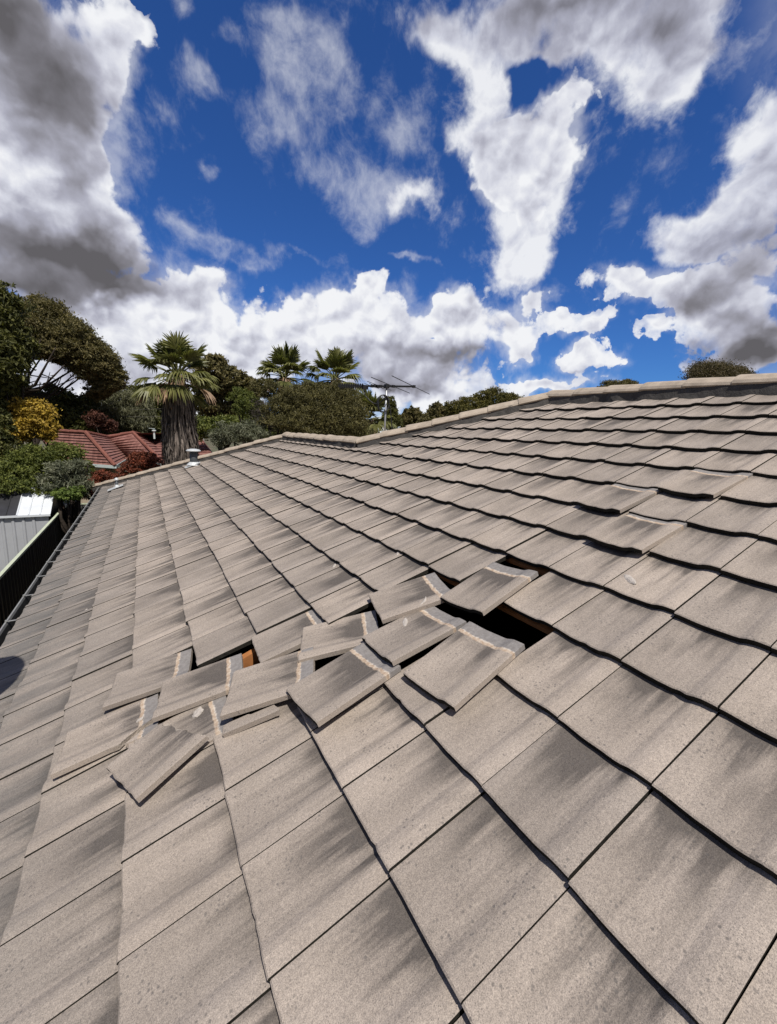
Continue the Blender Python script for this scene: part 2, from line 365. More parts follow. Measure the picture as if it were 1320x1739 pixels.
M['dark'] = simple('attic_dark', (0.012, 0.011, 0.010), 1.0, 0.3, 6)
M['gut_lip'] = simple('gutter_steel', (0.30, 0.30, 0.285), 0.5, 0.15, 10, 0.3)
M['gut_in'] = simple('gutter_inside', (0.035, 0.036, 0.036), 0.8, 0.4, 12)
M['pvc'] = simple('pipe_grey', (0.055, 0.062, 0.068), 0.5, 0.12, 30)
M['flash'] = simple('flashing_metal', (0.55, 0.57, 0.57), 0.45, 0.1, 20, 0.2)
M['brick'] = simple('render_wall', (0.40, 0.33, 0.26), 0.9, 0.15, 12, bump=0.004)

# ---------------------------------------------------------------- tiles
rng = np.random.default_rng(11)
RB = Matrix(((CT, 0, -ST, 0), (0, 1, 0, 0), (ST, 0, CT, 0), (0, 0, 0, 1)))   # roof frame (s, u, n)
def sstep(x, a, b):
    t = np.clip((x-a)/(b-a), 0, 1); return t*t*(3-2*t)
def profile(w):
    return 0.0075-0.0130*sstep(w, 0.15, 0.33)+0.0095*sstep(w, 0.66, 1.0)
VR = np.array([0.0, 0.005, 0.03, 0.12, 0.22, 0.31, 0.345, LT])
def tile_geo(rg, wid=W-0.0032, chip=0.0007, nw=15, full=False, thick=0.025):
    ws = np.linspace(0, 1, nw); N, R = nw, len(VR)
    ch = np.convolve(rg.normal(0, chip*1.6, nw+2), (.3, .4, .3), 'valid')
    if rg.random() < 0.22: ch[rg.integers(0, nw)] += rg.uniform(0.002, 0.005)
    V = np.zeros((R, N, 3)); UV = np.zeros((R, N, 2))
    for i, v in enumerate(VR):
        V[i, :, 0] = v+(ch if i < 2 else 0); V[i, :, 1] = ws*wid
        V[i, :, 2] = profile(ws)-(0.0035 if i == 0 else 0.0)
        UV[i, :, 0] = ws; UV[i, :, 1] = v/LT
    V[:, 0, 2] -= 0.0012; V[:, -1, 2] -= 0.0012
    T = V.reshape(-1, 3); uv = UV.reshape(-1, 2)
    Bt = V.copy(); Bt[:, :, 2] = profile(ws)[None, :]-thick-(0.0 if not full else 0.0)
    Bt[0, :, 0] += 0.002
    Bv = Bt.reshape(-1, 3); n = len(T); F = []; MI = []
    for i in range(R-1):
        for j in range(N-1):
            F.append((i*N+j, (i+1)*N+j, (i+1)*N+j+1, i*N+j+1)); MI.append(0)
    F = [f[::-1] for f in F]
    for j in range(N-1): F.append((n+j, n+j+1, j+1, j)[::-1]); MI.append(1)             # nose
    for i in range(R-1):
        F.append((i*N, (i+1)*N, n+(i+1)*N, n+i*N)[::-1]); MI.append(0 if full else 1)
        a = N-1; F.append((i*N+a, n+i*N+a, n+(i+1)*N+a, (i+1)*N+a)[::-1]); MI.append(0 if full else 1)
    if full:
        for j in range(N-1): F.append(((R-1)*N+j, (R-1)*N+j+1, n+(R-1)*N+j+1, n+(R-1)*N+j)[::-1]); MI.append(2)
        for i in range(R-1):
            for j in range(N-1): F.append((n+i*N+j, n+(i+1)*N+j, n+(i+1)*N+j+1, n+i*N+j+1)); MI.append(0)
    return np.concatenate([T, Bv]), F, MI, np.concatenate([uv, uv])

VAC = {(3,3),(2,2),(3,2),(4,2),(4,1),(3,1),(4,0),(5,-1),(6,-2),(5,-2),(4,-1),(3,6),(2,7),(2,5),(5,0)}
LOWS, TOPS, UJ = 2.585, 4.475, 5.4                          # lower ridge, upper ridge, where they meet
HIPA = ((-1.80, 13.9), (2.585, 9.32)); HIPB = ((2.585, 5.42), (4.475, 3.40))
EAVE_C = -5.4
def lay_tiles(pred, hip, top):
    mb = MB()
    for c in range(-5, 14):
        for k in range(-9, 47):
            if (k, c) in VAC or not pred(k): continue
            s0, u0 = c*GA, k*W
            if s0 > top-0.03: continue
            t = (u0-hip[0][1])/(hip[1][1]-hip[0][1])
            if s0 > hip[0][0]+(hip[1][0]-hip[0][0])*t+0.15: continue
            V, F, MI, uv = tile_geo(rng, nw=15 if u0 < 6 else 11)
            V = V.copy()
            yaw = rng.normal(0, 0.0035); V[:, 0] += V[:, 1]*yaw; V[:, 1] -= V[:, 0]*yaw
            V[:, 2] += V[:, 1]*rng.normal(0, 0.005)+rng.normal(0, 0.0012)-V[:, 0]*(0.0285/GA)
            V += (s0+rng.normal(0, 0.0035)+(0.012 if rng.random() < 0.03 else 0), u0+0.002+rng.normal(0, 0.001), 0)
            uv = uv*np.array([1, 0.86])
            mb.add(V, F, MI, uv, rng.random())
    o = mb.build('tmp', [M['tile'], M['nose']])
    bm = bmesh.new(); bm.from_mesh(o.data)
    dv = Vector((hip[1][0]-hip[0][0], hip[1][1]-hip[0][1], 0)); nrm = dv.cross(Vector((0, 0, 1))).normalized()
    if nrm.x < 0: nrm = -nrm
    bmesh.ops.bisect_plane(bm, geom=bm.verts[:]+bm.edges[:]+bm.faces[:], plane_co=(hip[0][0], hip[0][1], 0), plane_no=nrm, clear_outer=True)
    bmesh.ops.bisect_plane(bm, geom=bm.verts[:]+bm.edges[:]+bm.faces[:], plane_co=(top-0.02, 0, 0), plane_no=(1, 0, 0), clear_outer=True)
    return o, bm
house = empty('house', (0, 0, 0), 'house under a weathered grey-brown concrete tile roof with slipped and missing tiles', 'house')
oa, ba = lay_tiles(lambda k: k*W > UJ-0.01, HIPA, LOWS)
ob, bb = lay_tiles(lambda k: k*W < UJ-0.01, HIPB, TOPS)
tmpm = bpy.data.meshes.new('t'); ba.to_mesh(tmpm); bb.from_mesh(tmpm)
rm = oa.data; bb.to_mesh(rm); rm.update()
bpy.data.objects.remove(ob)
oa.name = 'roof_tiles'; rm.name = 'roof_tiles'; oa.parent = house; oa.matrix_world = RB

# ridge and hip caps, each resting on a dark mortar bed
def cap_run(p0, p1, count, nrm_up=0.052, rev=False):
    p0, p1 = np.array(p0, float), np.array(p1, float); t = (p1-p0); L = np.linalg.norm(t); t /= L
    up = np.array([0, 0, 1.0]); up -= t*(up@t); up /= np.linalg.norm(up); sd = np.cross(t, up)
    prof = np.array([(-.128, -.030), (-.114, -.004), (-.065, .032), (-.022, .048), (.022, .048), (.065, .032), (.114, -.004), (.128, -.030)])
    step = L/count
    for i in range(count):
        mb = MB(); a = p0+t*(i*step-0.03)+up*(nrm_up+rng.normal(0, .003)); b_ = p0+t*((i+1)*step)+up*(nrm_up+rng.normal(0, .003))
        sdj = sd+t*rng.normal(0, .02); V = []
        for q, (pt, sc, lift) in enumerate(((a, 1.07, .012), (a+t*.02, 1.08, .014), (b_, 1.0, 0.0))):
            for x, y in prof: V.append(pt+sdj*x*sc+up*(y*sc+lift))
            for x, y in prof[::-1]: V.append(pt+sdj*x*sc*.9+up*(y*sc+lift-.014))
        n = len(prof)*2; F = [(r*n+j, r*n+(j+1) % n, (r+1)*n+(j+1) % n, (r+1)*n+j) for r in range(2) for j in range(n)]
        F += [tuple(range(n))[::-1], tuple(2*n+j for j in range(n))]
        mb.add(V, F, 0); mb.build('ridge_cap', M['cap'], house)
    mb = MB(); V = []
    for pt in np.linspace(p0-t*.02, p1+t*.02, count*3):
        j = rng.normal(0, .006, 4)
        V += [pt-sd*(.150+j[0])-up*(.16-nrm_up), pt-sd*(.112+j[1])+up*(nrm_up-.012), pt+sd*(.112+j[2])+up*(nrm_up-.012), pt+sd*(.150+j[3])-up*(.16-nrm_up)]
    n = 4; k_ = count*3
    mb.add(V, [(r*n+j, r*n+(j+1) % n, (r+1)*n+(j+1) % n, (r+1)*n+j) for r in range(k_-1) for j in range(n)]+[(0, 1, 2, 3), tuple((k_-1)*4+j for j in (3, 2, 1, 0))])
    mb.build('mortar_bedding', M['bed'], house)
P = {k_: roofpt(*v) for k_, v in dict(hip0=(-1.86, 13.95), hip1=(2.585, 9.32), low1=(2.585, 5.42), top=(4.475, 3.40), end=(4.475, -2.7), eave0=(-1.86, -2.7)).items()}
cap_run(P['hip0'], P['hip1'], 15)
cap_run(P['hip1'], P['low1'], 9)
cap_run(P['low1'], P['top'], 7)
cap_run(P['top'], P['end'], 15)

# the slopes that face away, the gable behind the viewer and the attic floor keep the roof space dark
xb1 = 2*P['hip1'][0]-P['hip0'][0]; xb2 = 2*P['top'][0]-P['hip0'][0]; ze = P['hip0'][2]-0.02
dn = np.array([0, 0, -0.02])
slope = (P['low1'][2]-P['top'][2])/(P['low1'][1]-P['top'][1]); yv = P['top'][1]+(ze-P['top'][2])/slope
mb = MB()
mb.add([P['hip0']+dn, (xb1, P['hip0'][1], ze), P['hip1']+dn], [(0, 1, 2)])
mb.add([P['hip1']+dn, (xb1, P['hip0'][1], ze), (xb1, yv, ze), P['low1']+dn], [(0, 1, 2, 3)])
mb.add([P['low1']+dn, (xb1, yv, ze), (xb2, yv, ze), P['top']+dn], [(0, 1, 2, 3)])
mb.add([P['top']+dn, (xb2, yv, ze), (xb2, -2.7, ze), P['end']+dn], [(0, 1, 2, 3)])
mb.build('rear_slope', M['cap'], house)
mb = MB()
mb.add([(P['eave0'][0]+.05, -2.72, ze-.15), (xb2, -2.72, ze-.15), P['end']+np.array([0, -.02, -.06])], [(0, 1, 2)])
xw = P['eave0'][0]+0.55
mb.box(((xw+xb2-.5)/2, (-2.6+yv-.5)/2, (GZ+ze-.35)/2), (xb2-.5-xw, yv-.5+2.6, ze-.35-GZ))
mb.box(((xw+.002+xb1-.5)/2, (yv-.5+13.3)/2, (GZ+ze-.35)/2), (xb1-.5-xw-.004, 13.3-yv+.5-.004, ze-.35-GZ))
mb.build('wall', M['brick'], house)
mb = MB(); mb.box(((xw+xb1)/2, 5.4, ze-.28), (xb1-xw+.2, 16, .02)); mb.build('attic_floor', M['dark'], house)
# battens and rafters near the opening
for c in range(-3, 6):
    mb = MB(); V0 = roofpt(c*GA+0.375, -1.2, -0.068); V1 = roofpt(c*GA+0.375, 3.4, -0.068)
    mb.bar(V0, V1, 0.045, 0.024, up=(-ST, 0, CT)); mb.build('batten', M['timber'], house)
for u in (-0.6, 0.0, 1.8, 2.4):
    mb = MB(); mb.bar(roofpt(-1.7, u, -.13), roofpt(4.3, u, -.13), .045, .095, up=(-ST, 0, CT)); mb.build('rafter', M['timber'], house)
# gutter along the eave with straps
SE = EAVE_C*GA
mb = MB()
gx = roofpt(-5*GA+0.01, 0, -.045)
prof = [(0.03, -.005), (0.028, -.105), (-.085, -.105), (-.105, -.02), (-.112, .004), (-.124, .004), (-.124, -.012), (-.108, -.02), (-.092, -.118), (0.035, -.118)]
ya, yb = -2.7, 13.92
def prism(mb, prof, base, ya, yb, mis):
    n = len(prof); V = [(base[0]+x, ya, base[2]+z) for x, z in prof]+[(base[0]+x, yb, base[2]+z) for x, z in prof]
    mb.add(V, [(j, (j+1) % n, n+(j+1) % n, n+j)[::-1] for j in range(n)], mis)
prism(mb, prof, gx, ya, yb, [1, 1, 1, 0, 0, 0, 0, 0, 0, 0])
mb.box((gx[0]-.04, yb+.002, gx[2]-.06), (.16, .004, .13))
gut = mb.build('gutter', [M['gut_lip'], M['gut_in']], house)
for y in np.arange(0.6, 13.8, 0.62):
    mb = MB(); yy = y+rng.normal(0, .03)
    mb.bar((gx[0]-.118, yy, gx[2]+.007), (gx[0]+.025, yy, gx[2]+.012), .022, .003); mb.box((gx[0]-.112, yy, gx[2]+.012), (.02, .024, .012)); mb.build('gutter_strap', M['gut_lip'], house)
mb = MB(); mb.box((gx[0]+.045, (ya+yb)/2, gx[2]-.11), (.022, yb-ya, .2)); mb.build('fascia', M['gut_lip'], house)

# vents through the roof
def lathe(mb, base, prof, seg=20, mi=0):
    a = np.linspace(0, 2*np.pi, seg, endpoint=False); V = []
    for r, z in prof: V += [(base[0]+r*math.cos(t), base[1]+r*math.sin(t), base[2]+z) for t in a]
    n = len(prof); F = [(i*seg+j, i*seg+(j+1) % seg, (i+1)*seg+(j+1) % seg, (i+1)*seg+j) for i in range(n-1) for j in range(seg)]
    F += [tuple(range(seg))[::-1], tuple((n-1)*seg+j for j in range(seg))]
    mb.add(V, F, mi)
def vent(s, u, r, h, capr, capm, label):
    b = roofpt(s, u, 0); t = empty('vent_pipe', b, label, 'vent pipe'); t.matrix_world = Matrix.Translation(Vector(b))
    def bl(mb, nm, m_):
        o = mb.build(nm, m_); o.parent = t; o.matrix_parent_inverse = Matrix.Translation(Vector(-b)); return o
    mb = MB(); lathe(mb, b, [(r, -.1), (r, h)]); o = bl(mb, 'pipe', M['pvc'])
    for p_ in o.data.polygons: p_.use_smooth = len(p_.vertices) == 4
    mb = MB(); lathe(mb, b+np.array([0, 0, h]), [(r*.8, -.02), (capr, -.012), (capr*1.02, .004), (capr*.8, .03), (capr*.4, .046), (.01, .05)]); bl(mb, 'cap', capm)
    mb = MB()
    rr = np.array([[CT, 0, -ST], [0, 1, 0], [ST, 0, CT]])
    mb.box(roofpt(s-.03, u, .016), (.36, .30, .012), rr); lathe(mb, b, [(r*1.9, .0), (r*1.25, .06), (r*1.02, .075)]); bl(mb, 'flashing', M['flash'])
vent(1.58*GA+.03, 10.75, .088, .34, .165, M['flash'], 'grey pipe with a domed cap rising through the roof beside the far hip')
vent(-3.62*GA, 12.0, .032, .20, .048, M['flash'], 'thin capped pipe on a white flashing sheet near the far eave corner')

# ---------------------------------------------------------------- slipped, loose and broken tiles
def loose(name, pose, label, cat='roof tile', group='slipped roof tiles', clip=None, seed=0, thick=0.024):
    s, u, n, yaw, pit, rol = pose
    rg = np.random.default_rng(seed+100)
    V, F, MI, uv = tile_geo(rg, wid=0.298, full=True, nw=25, chip=.0010, thick=thick)
    mb = MB(); mb.add(V, F, MI, uv, rg.random())
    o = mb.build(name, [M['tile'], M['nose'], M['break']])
    if clip:
        bm = bmesh.new(); bm.from_mesh(o.data)
        for co_, no_, jag in clip:
            r = bmesh.ops.bisect_plane(bm, geom=bm.verts[:]+bm.edges[:]+bm.faces[:], plane_co=(co_[0], co_[1], 0), plane_no=(no_[0], no_[1], 0), clear_outer=True)
            ed = [g for g in r['geom_cut'] if isinstance(g, bmesh.types.BMEdge)]
            f = bmesh.ops.holes_fill(bm, edges=ed, sides=0)['faces']
            for q in f: q.material_index = 2
            for g in r['geom_cut']:
                if isinstance(g, bmesh.types.BMVert):
                    d = rg.normal(0, jag); g.co.x += no_[0]*d; g.co.y += no_[1]*d
        bmesh.ops.recalc_face_normals(bm, faces=bm.faces[:])
        bm.to_mesh(o.data)
    ex = Vector((math.cos(yaw), math.sin(yaw), pit)).normalized(); ey = Vector((-math.sin(yaw), math.cos(yaw), rol))
    ey = (ey-ex*ey.dot(ex)).normalized(); ez = ex.cross(ey)
    mm = Matrix.Identity(4)
    for i in range(3): mm[i][0] = ex[i]; mm[i][1] = ey[i]; mm[i][2] = ez[i]
    mm[0][3], mm[1][3], mm[2][3] = s, u, n
    o.matrix_world = RB@mm
    return tag(o, label, cat, group)
LOOSE = [
 ('roof_tile', (0.872,0.858,0.038,0.087,-0.052,-0.074), 'slipped tile lying between the two black openings, its cream head band showing'),
 ('roof_tile', (0.533,1.227,0.028,-0.246,-0.094,-0.013), 'twisted tile left of the openings with a curved sliver of concrete on it'),
 ('roof_tile', (0.099,1.318,0.024,-0.407,-0.100,-0.058), 'tile skewed to the left with its cream band at right, below the small dark gap'),
 ('roof_tile', (0.404,0.903,0.054,0.006,-0.126,-0.080), 'slipped tile in the middle of the pile carrying a small pale stone chip'),
 ('roof_tile', (0.448,0.547,0.037,0.119,-0.052,-0.019), 'slipped tile below the largest black opening with a wide grey head strip'),
 ('roof_tile', (0.030,0.846,0.064,0.119,-0.113,-0.037), 'raised tile tilted over its neighbours, thick dark shaded end facing down the roof'),
 ('roof_tile', (-0.287,1.242,0.040,-0.379,-0.045,-0.025), 'skewed tile lying on a long broken splinter, left of the raised tile'),
 ('roof_tile', (-0.563,1.521,0.030,-0.181,-0.115,-0.040), 'slipped tile with a small stone chip just below its lower edge'),
 ('roof_tile', (-0.801,1.857,0.028,-0.187,-0.125,-0.006), 'farthest left slipped tile of the pile, narrow cream band at its head'),
 ('roof_tile', (-0.655,1.213,0.000,0.0,-0.062,0.0), 'slipped tile half hidden under the loose broken tile, cream band and stone chip at its head'),
 ('roof_tile', (-0.052,1.503,0.002,-0.05,-0.078,-0.02), 'tile slid down a little, at the left end of the dark gap above the pile'),
 ('roof_tile', (1.992,0.920,0.024,-0.040,-0.100,0.004), 'slightly slipped tile in the upright part of the roof, white line at its head, leftmost of three'),
 ('roof_tile', (2.325,0.607,0.022,-0.045,-0.100,0.004), 'slightly slipped tile with a white head line, highest of three on the right'),
 ('roof_tile', (1.662,0.602,0.026,-0.020,-0.100,0.002), 'slightly slipped tile with a white head line, lowest of three on the right'),
]
for i, (nm, po, lb) in enumerate(LOOSE): loose(nm, po, lb, seed=i)
# broken ones
loose('broken_tile', (-0.968,1.524,0.040,-0.058,-0.120,-0.050), 'broken tile at the lower left of the pile with its right corner snapped off', 'broken tile', 'broken roof tiles',
      clip=[((0.25, 0.0), (0.62, -0.78), .004)], seed=31)
loose('broken_tile', (-0.960,1.530,0.020,-0.13,-0.070,-0.050), 'snapped-off corner piece with a cream patch, beside the broken tile', 'broken tile', 'broken roof tiles',
      clip=[((0.262, -0.01), (-0.62, 0.78), .003), ((0.20, 0.0), (-1, 0), .004)], seed=31)
loose('broken_tile', (-0.618,1.078,0.042,0.409,-0.052,0.026), 'loose lower half of a tile lying crooked on top of the others', 'broken tile', 'broken roof tiles',
      clip=[((0.262, 0.149), (0.985, 0.17), .005)], seed=33)
loose('broken_tile', (-0.30,1.165,0.012,-0.25,-0.035,-0.02), 'long pale splinter of broken tile poking out under the skewed tile', 'broken tile', 'broken roof tiles',
      clip=[((0.0, 0.055), (0.05, 1.0), .003), ((0.24, 0.0), (0.9, 0.45), .004)], seed=34)

# small chips of concrete lying on the tiles
M['chip'] = simple('chip_concrete', (0.42, 0.38, 0.34), 0.95, 0.25, 120, bump=0.003, bscale=200)
def chip(px, py, L, Wd, H, yawdeg, label, on=None, seed=0, curve=0.0):
    rg = np.random.default_rng(seed+900)
    d = RT.T@np.array([(px-660)/FPX, (py-869.5)/FPX, 1.0]); C_ = -RT.T@TT; lift = 0.0
    for _ in range(6):
        q = C_+d*((-lift-C_[2])/d[2]); s, u = q[1], q[0]
        if on is None:
            v = s-math.floor(s/GA)*GA; w = u/W-math.floor(u/W); lift = float(profile(np.array(w)))-v*(0.0285/GA)
        else:
            s0, u0, n0, yaw, pit, rol = LOOSE[on][1]; v = (s-s0)*math.cos(yaw)+(u-u0)*math.sin(yaw); w = (u-u0)*math.cos(yaw)-(s-s0)*math.sin(yaw)
            lift = n0+pit*v+rol*w+float(profile(np.array(min(max(w/W, 0), 1))))
    n = 11; prof = []
    V = []
    for i in range(n):
        t = i/(n-1); wdt = Wd*(math.sin(math.pi*min(max(t, .04), .96))**.55)*(1+rg.normal(0, .10)); off = curve*(t-.5)**2*4
        hh = H*(0.55+0.45*math.sin(math.pi*t))*(1+rg.normal(0, .15))
        for a, b_ in ((-.5, 0), (-.42, .7), (-.1, 1), (.25, .8), (.5, .25), (.5, 0)): V.append(((t-.5)*L, a*wdt+off, b_*hh-.001))
    F = [(i*6+j, i*6+(j+1) % 6, (i+1)*6+(j+1) % 6, (i+1)*6+j) for i in range(n-1) for j in range(6)]+[tuple(range(6))[::-1], tuple((n-1)*6+j for j in range(6))]
    mb = MB(); mb.add(V, F); o = mb.build('concrete_chip', M['chip'])
    o.matrix_world = RB@Matrix.Translation((s, u, lift))@Matrix.Rotation(math.radians(yawdeg), 4, 'Z')
    return tag(o, label, 'concrete chip', 'chips of broken concrete on the tiles')
chip(1070, 984, .085, .034, .009, 62, 'pale flat chip lying alone on the tiles right of the openings', None, 1)
chip(688, 1057, .065, .030, .007, 55, 'small flat chip on the middle slipped tile of the pile', 3, 2)
chip(720, 1022, .085, .016, .006, 25, 'curved thin sliver on the twisted tile', 1, 3, .012)
chip(676, 940, .05, .024, .007, 45, 'stubby chip on a joint between tiles above the pile', None, 4)
chip(568, 961, .05, .024, .007, 50, 'stubby chip on a joint left of the dark gaps', None, 5)
chip(336, 1210, .06, .05, .010, 60, 'thick square chip between the slipped tiles at the left of the pile', 9, 6)
chip(146, 1036, .05, .028, .006, 80, 'white chip lying far down the roof near the gutter side', None, 7)
chip(207, 1264, .10, .030, .012, 48, 'long broken shard beside the snapped corner at the lower left of the pile', None, 9)
chip(238, 1222, .035, .022, .008, 20, 'small shard left of the square chip', None, 10)
chip(242, 1352, .03, .022, .010, 10, 'tiny chip wedged under the loose broken tile', None, 8)

# ---------------------------------------------------------------- ground
def ground_material():
    mm, k, b = mat('garden_ground'); c = k.new('ShaderNodeTexCoord').outputs['Object']
    n = k.noise(c, 0.35, 8, 0.65); n2 = k.noise(c, 6.0, 6, 0.7)
    col = k.mix(k.smooth(n, .4, .6), (0.055, 0.075, 0.025), (0.16, 0.12, 0.075))
    col = k.mix(k.smooth(n2, .3, .7, 0, .6), col, (0.03, 0.035, 0.018))
    k.put(b.inputs['Base Color'], col); b.inputs['Roughness'].default_value = 1.0
    return mm
mb = MB(); mb.add([(-1500, -1500, GZ), (1500, -1500, GZ), (1500, 2500, GZ), (-1500, 2500, GZ)], [(0, 1, 2, 3)])
tag(mb.build('ground', ground_material()), kind='structure')
# far wooded rise
mb = MB(); hv = []; hf = []
for i in range(41):
    x = -160+i*12.0
    for j in range(9):
        y = 230+j*14.0; hv.append((x, y, GZ-1+9.5*math.sin(math.pi*j/8)*(0.55+.45*math.sin(i*.43+1))*(1 if 2 < i < 38 else .3)))
for i in range(40):
    for j in range(8): hf.append((i*9+j, (i+1)*9+j, (i+1)*9+j+1, i*9+j+1))
mb.add(hv, hf); tag(mb.build('hills', simple('hill_scrub', (0.035, 0.05, 0.025), 1.0, .5, .2), smooth=True), kind='structure')

# ---------------------------------------------------------------- fences and shed
M['fence'] = simple('fence_steel_dark', (0.018, 0.017, 0.016), 0.55, .2, 5)
M['rail'] = simple('fence_rail_cream', (0.50, 0.54, 0.40), 0.5, .12, 8)
M['fence_old'] = simple('fence_boards_grey', (0.10, 0.10, 0.095), 0.9, .35, 10)
FT = -1.30
f0 = atz(0, 975, FT); f1 = atz(113, 856, FT); fx = (f0[0]+f1[0])/2; fy1 = f1[1]
def ribbed(mb, a, b, z0, z1, pitch, depth, wob=None):
    a, b = np.array(a, float), np.array(b, float); t = b-a; L = np.linalg.norm(t); t /= L; nn = np.array([t[1], -t[0]])
    V = []; n = int(L/pitch); pr = [(0, 0), (.30, 0), (.40, 1), (.60, 1), (.70, 0)]
    for i in range(n):
        for q, d in pr:
            p = a+t*(i+q)*pitch+nn*d*depth; V += [(p[0], p[1], z0), (p[0], p[1], z1)]
    p = b; V += [(p[0], p[1], z0), (p[0], p[1], z1)]
    k_ = len(V)//2
    mb.add(V, [(2*i, 2*i+2, 2*i+3, 2*i+1) for i in range(k_-1)])
fe = empty('metal_fence', (fx, 4, GZ), 'dark ribbed steel fence with a pale cream top rail beside the gutter', 'fence')
def child(o, par):
    mw = o.matrix_world.copy(); o.parent = par; o.matrix_parent_inverse = Matrix.Translation(-Vector(par.location)); return o
mb = MB(); ribbed(mb, (fx, -3), (fx, fy1), GZ, FT-.03, .19, .03); child(mb.build('panel', M['fence']), fe)
mb = MB(); mb.box((fx+.012, (fy1-3)/2, FT-.015), (.055, fy1+3, .04)); child(mb.build('top_rail', M['rail']), fe)
for y in np.arange(fy1-.04, -3, -2.35):
    mb = MB(); mb.box((fx+.004, y, (GZ+FT)/2-.03), (.066, .06, FT-GZ-.06)); child(mb.build('post', M['fence']), fe)
fb = empty('board_fence', (fx+1, fy1, GZ), 'weathered grey board fence with a pale capping across the end of the side yard', 'fence')
x0, x1 = fx-0.18, fx+2.6
for i, x in enumerate(np.arange(x0, x1, .155)):
    mb = MB(); mb.box((x+.075, fy1+.12+rng.normal(0, .004), (GZ+FT-.05)/2), (.147, .018, FT-.05-GZ), tone=rng.random()); child(mb.build('board', M['fence_old']), fb)
mb = MB(); mb.box(((x0+x1)/2, fy1+.12, FT-.03), (x1-x0+.05, .05, .035)); child(mb.build('capping', M['rail']), fb)

M['zinc'] = simple('shed_zincalume', (0.42, 0.43, 0.45), 0.5, .08, 3, .15)
M['zroof'] = simple('shed_roof_sheet', (0.66, 0.69, 0.72), 0.42, .08, 3, .15)
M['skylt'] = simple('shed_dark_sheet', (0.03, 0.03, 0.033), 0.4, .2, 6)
ez = -1.22; se = atz(82, 872.5, ez); sy = se[1]; sx1 = se[0]; sx0 = sx1-3.6
rz = ez+.52; ry = sy+.95
sh_ = empty('garden_shed', (sx1-1.5, sy, GZ), 'small silver ribbed steel garden shed with a pale roof beyond the dark fence', 'shed')
mb = MB(); ribbed(mb, (sx0, sy), (sx1, sy), GZ, ez-.01, .20, .022); child(mb.build('front_wall', M['zinc']), sh_)
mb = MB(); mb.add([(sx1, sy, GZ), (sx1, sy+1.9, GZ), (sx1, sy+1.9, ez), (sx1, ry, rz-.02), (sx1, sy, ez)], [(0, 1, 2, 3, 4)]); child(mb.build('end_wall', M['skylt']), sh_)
mb = MB(); ribbed(mb, (sx1, sy+1.9), (sx0, sy+1.9), GZ, ez-.01, .20, .022); child(mb.build('rear_wall', M['zinc']), sh_)
ov = .045; mb = MB()
pxe = sx1+.05
def sheet(mb, xa, xb, mi):
    n = max(1, int(round((xb-xa)/.21))); st = (xb-xa)/n
    for i in range(n):
        xs = [(xa+i*st, .0), (xa+i*st+.012, .022), (xa+i*st+.03, .022), (xa+i*st+.042, 0), (xa+(i+1)*st, 0)]
        V = []
        for x, h in xs: V += [(x, sy-ov, ez+h-.012), (x, ry, rz+h), (x, sy+1.9+ov, ez+h-.012)]
        mb.add(V, [(3*j, 3*j+3, 3*j+4, 3*j+1) for j in range(4)]+[(3*j+1, 3*j+4, 3*j+5, 3*j+2) for j in range(4)], mi)
xd = atz(24, 858, (ez+rz)/2)[0]
sheet(mb, xd, pxe, 0); child(mb.build('roof', M['zroof']), sh_)
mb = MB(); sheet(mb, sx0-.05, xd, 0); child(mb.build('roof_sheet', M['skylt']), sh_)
mb = MB(); mb.box(((sx0+pxe)/2, sy-ov-.012, ez-.025), (pxe-sx0, .03, .05)); mb.box(((sx0+pxe)/2, ry, rz+.03), (pxe-sx0, .09, .02)); child(mb.build('trim', M['zroof']), sh_)
for y, z in ((sy-.01, ez-.6),):
    pass

# ---------------------------------------------------------------- neighbour's house with the red roof
def red_tile():
    mm, k, b = mat('red_roof_tile'); uvn = k.new('ShaderNodeUVMap'); uvn.uv_map = 'UVMap'
    c = k.new('ShaderNodeTexCoord').outputs['Object']
    s = k.new('ShaderNodeSeparateXYZ'); k.put(s.inputs[0], uvn.outputs[0])
    n = k.noise(c, 2.2, 6, .65); n2 = k.noise(c, 14, 4, .6)
    col = k.mix(k.smooth(n, .3, .7), (0.165, 0.064, 0.050), (0.29, 0.140, 0.115))
    col = k.mix(k.smooth(n2, .45, .75, 0, .55), col, (0.10, 0.045, 0.036))
    k.put(b.inputs['Base Color'], col); b.inputs['Roughness'].default_value = .85
    h = k.math('ABSOLUTE', k.math('SINE', k.math('MULTIPLY', s.outputs[0], math.pi/.30)))
    bp = k.new('ShaderNodeBump'); bp.inputs['Distance'].default_value = .035; bp.inputs['Strength'].default_value = .8; k.put(bp.inputs['Height'], h); k.put(b.inputs['Normal'], bp.outputs[0])
    return mm
M['red'] = red_tile(); M['redcap'] = simple('red_cap', (0.195, 0.080, 0.062), .85, .3, 6)
M['cream'] = simple('cream_brick', (0.46, 0.38, 0.28), .9, .2, 6); M['gutw'] = simple('gutter_pale', (0.55, 0.62, 0.60), .5, .1, 5)
rh = empty('red_roof_house', (-9, 21, GZ), "neighbour's low house with a red hipped tile roof behind the shrubs", 'house')
ZR, ZE = 0.62, -0.75
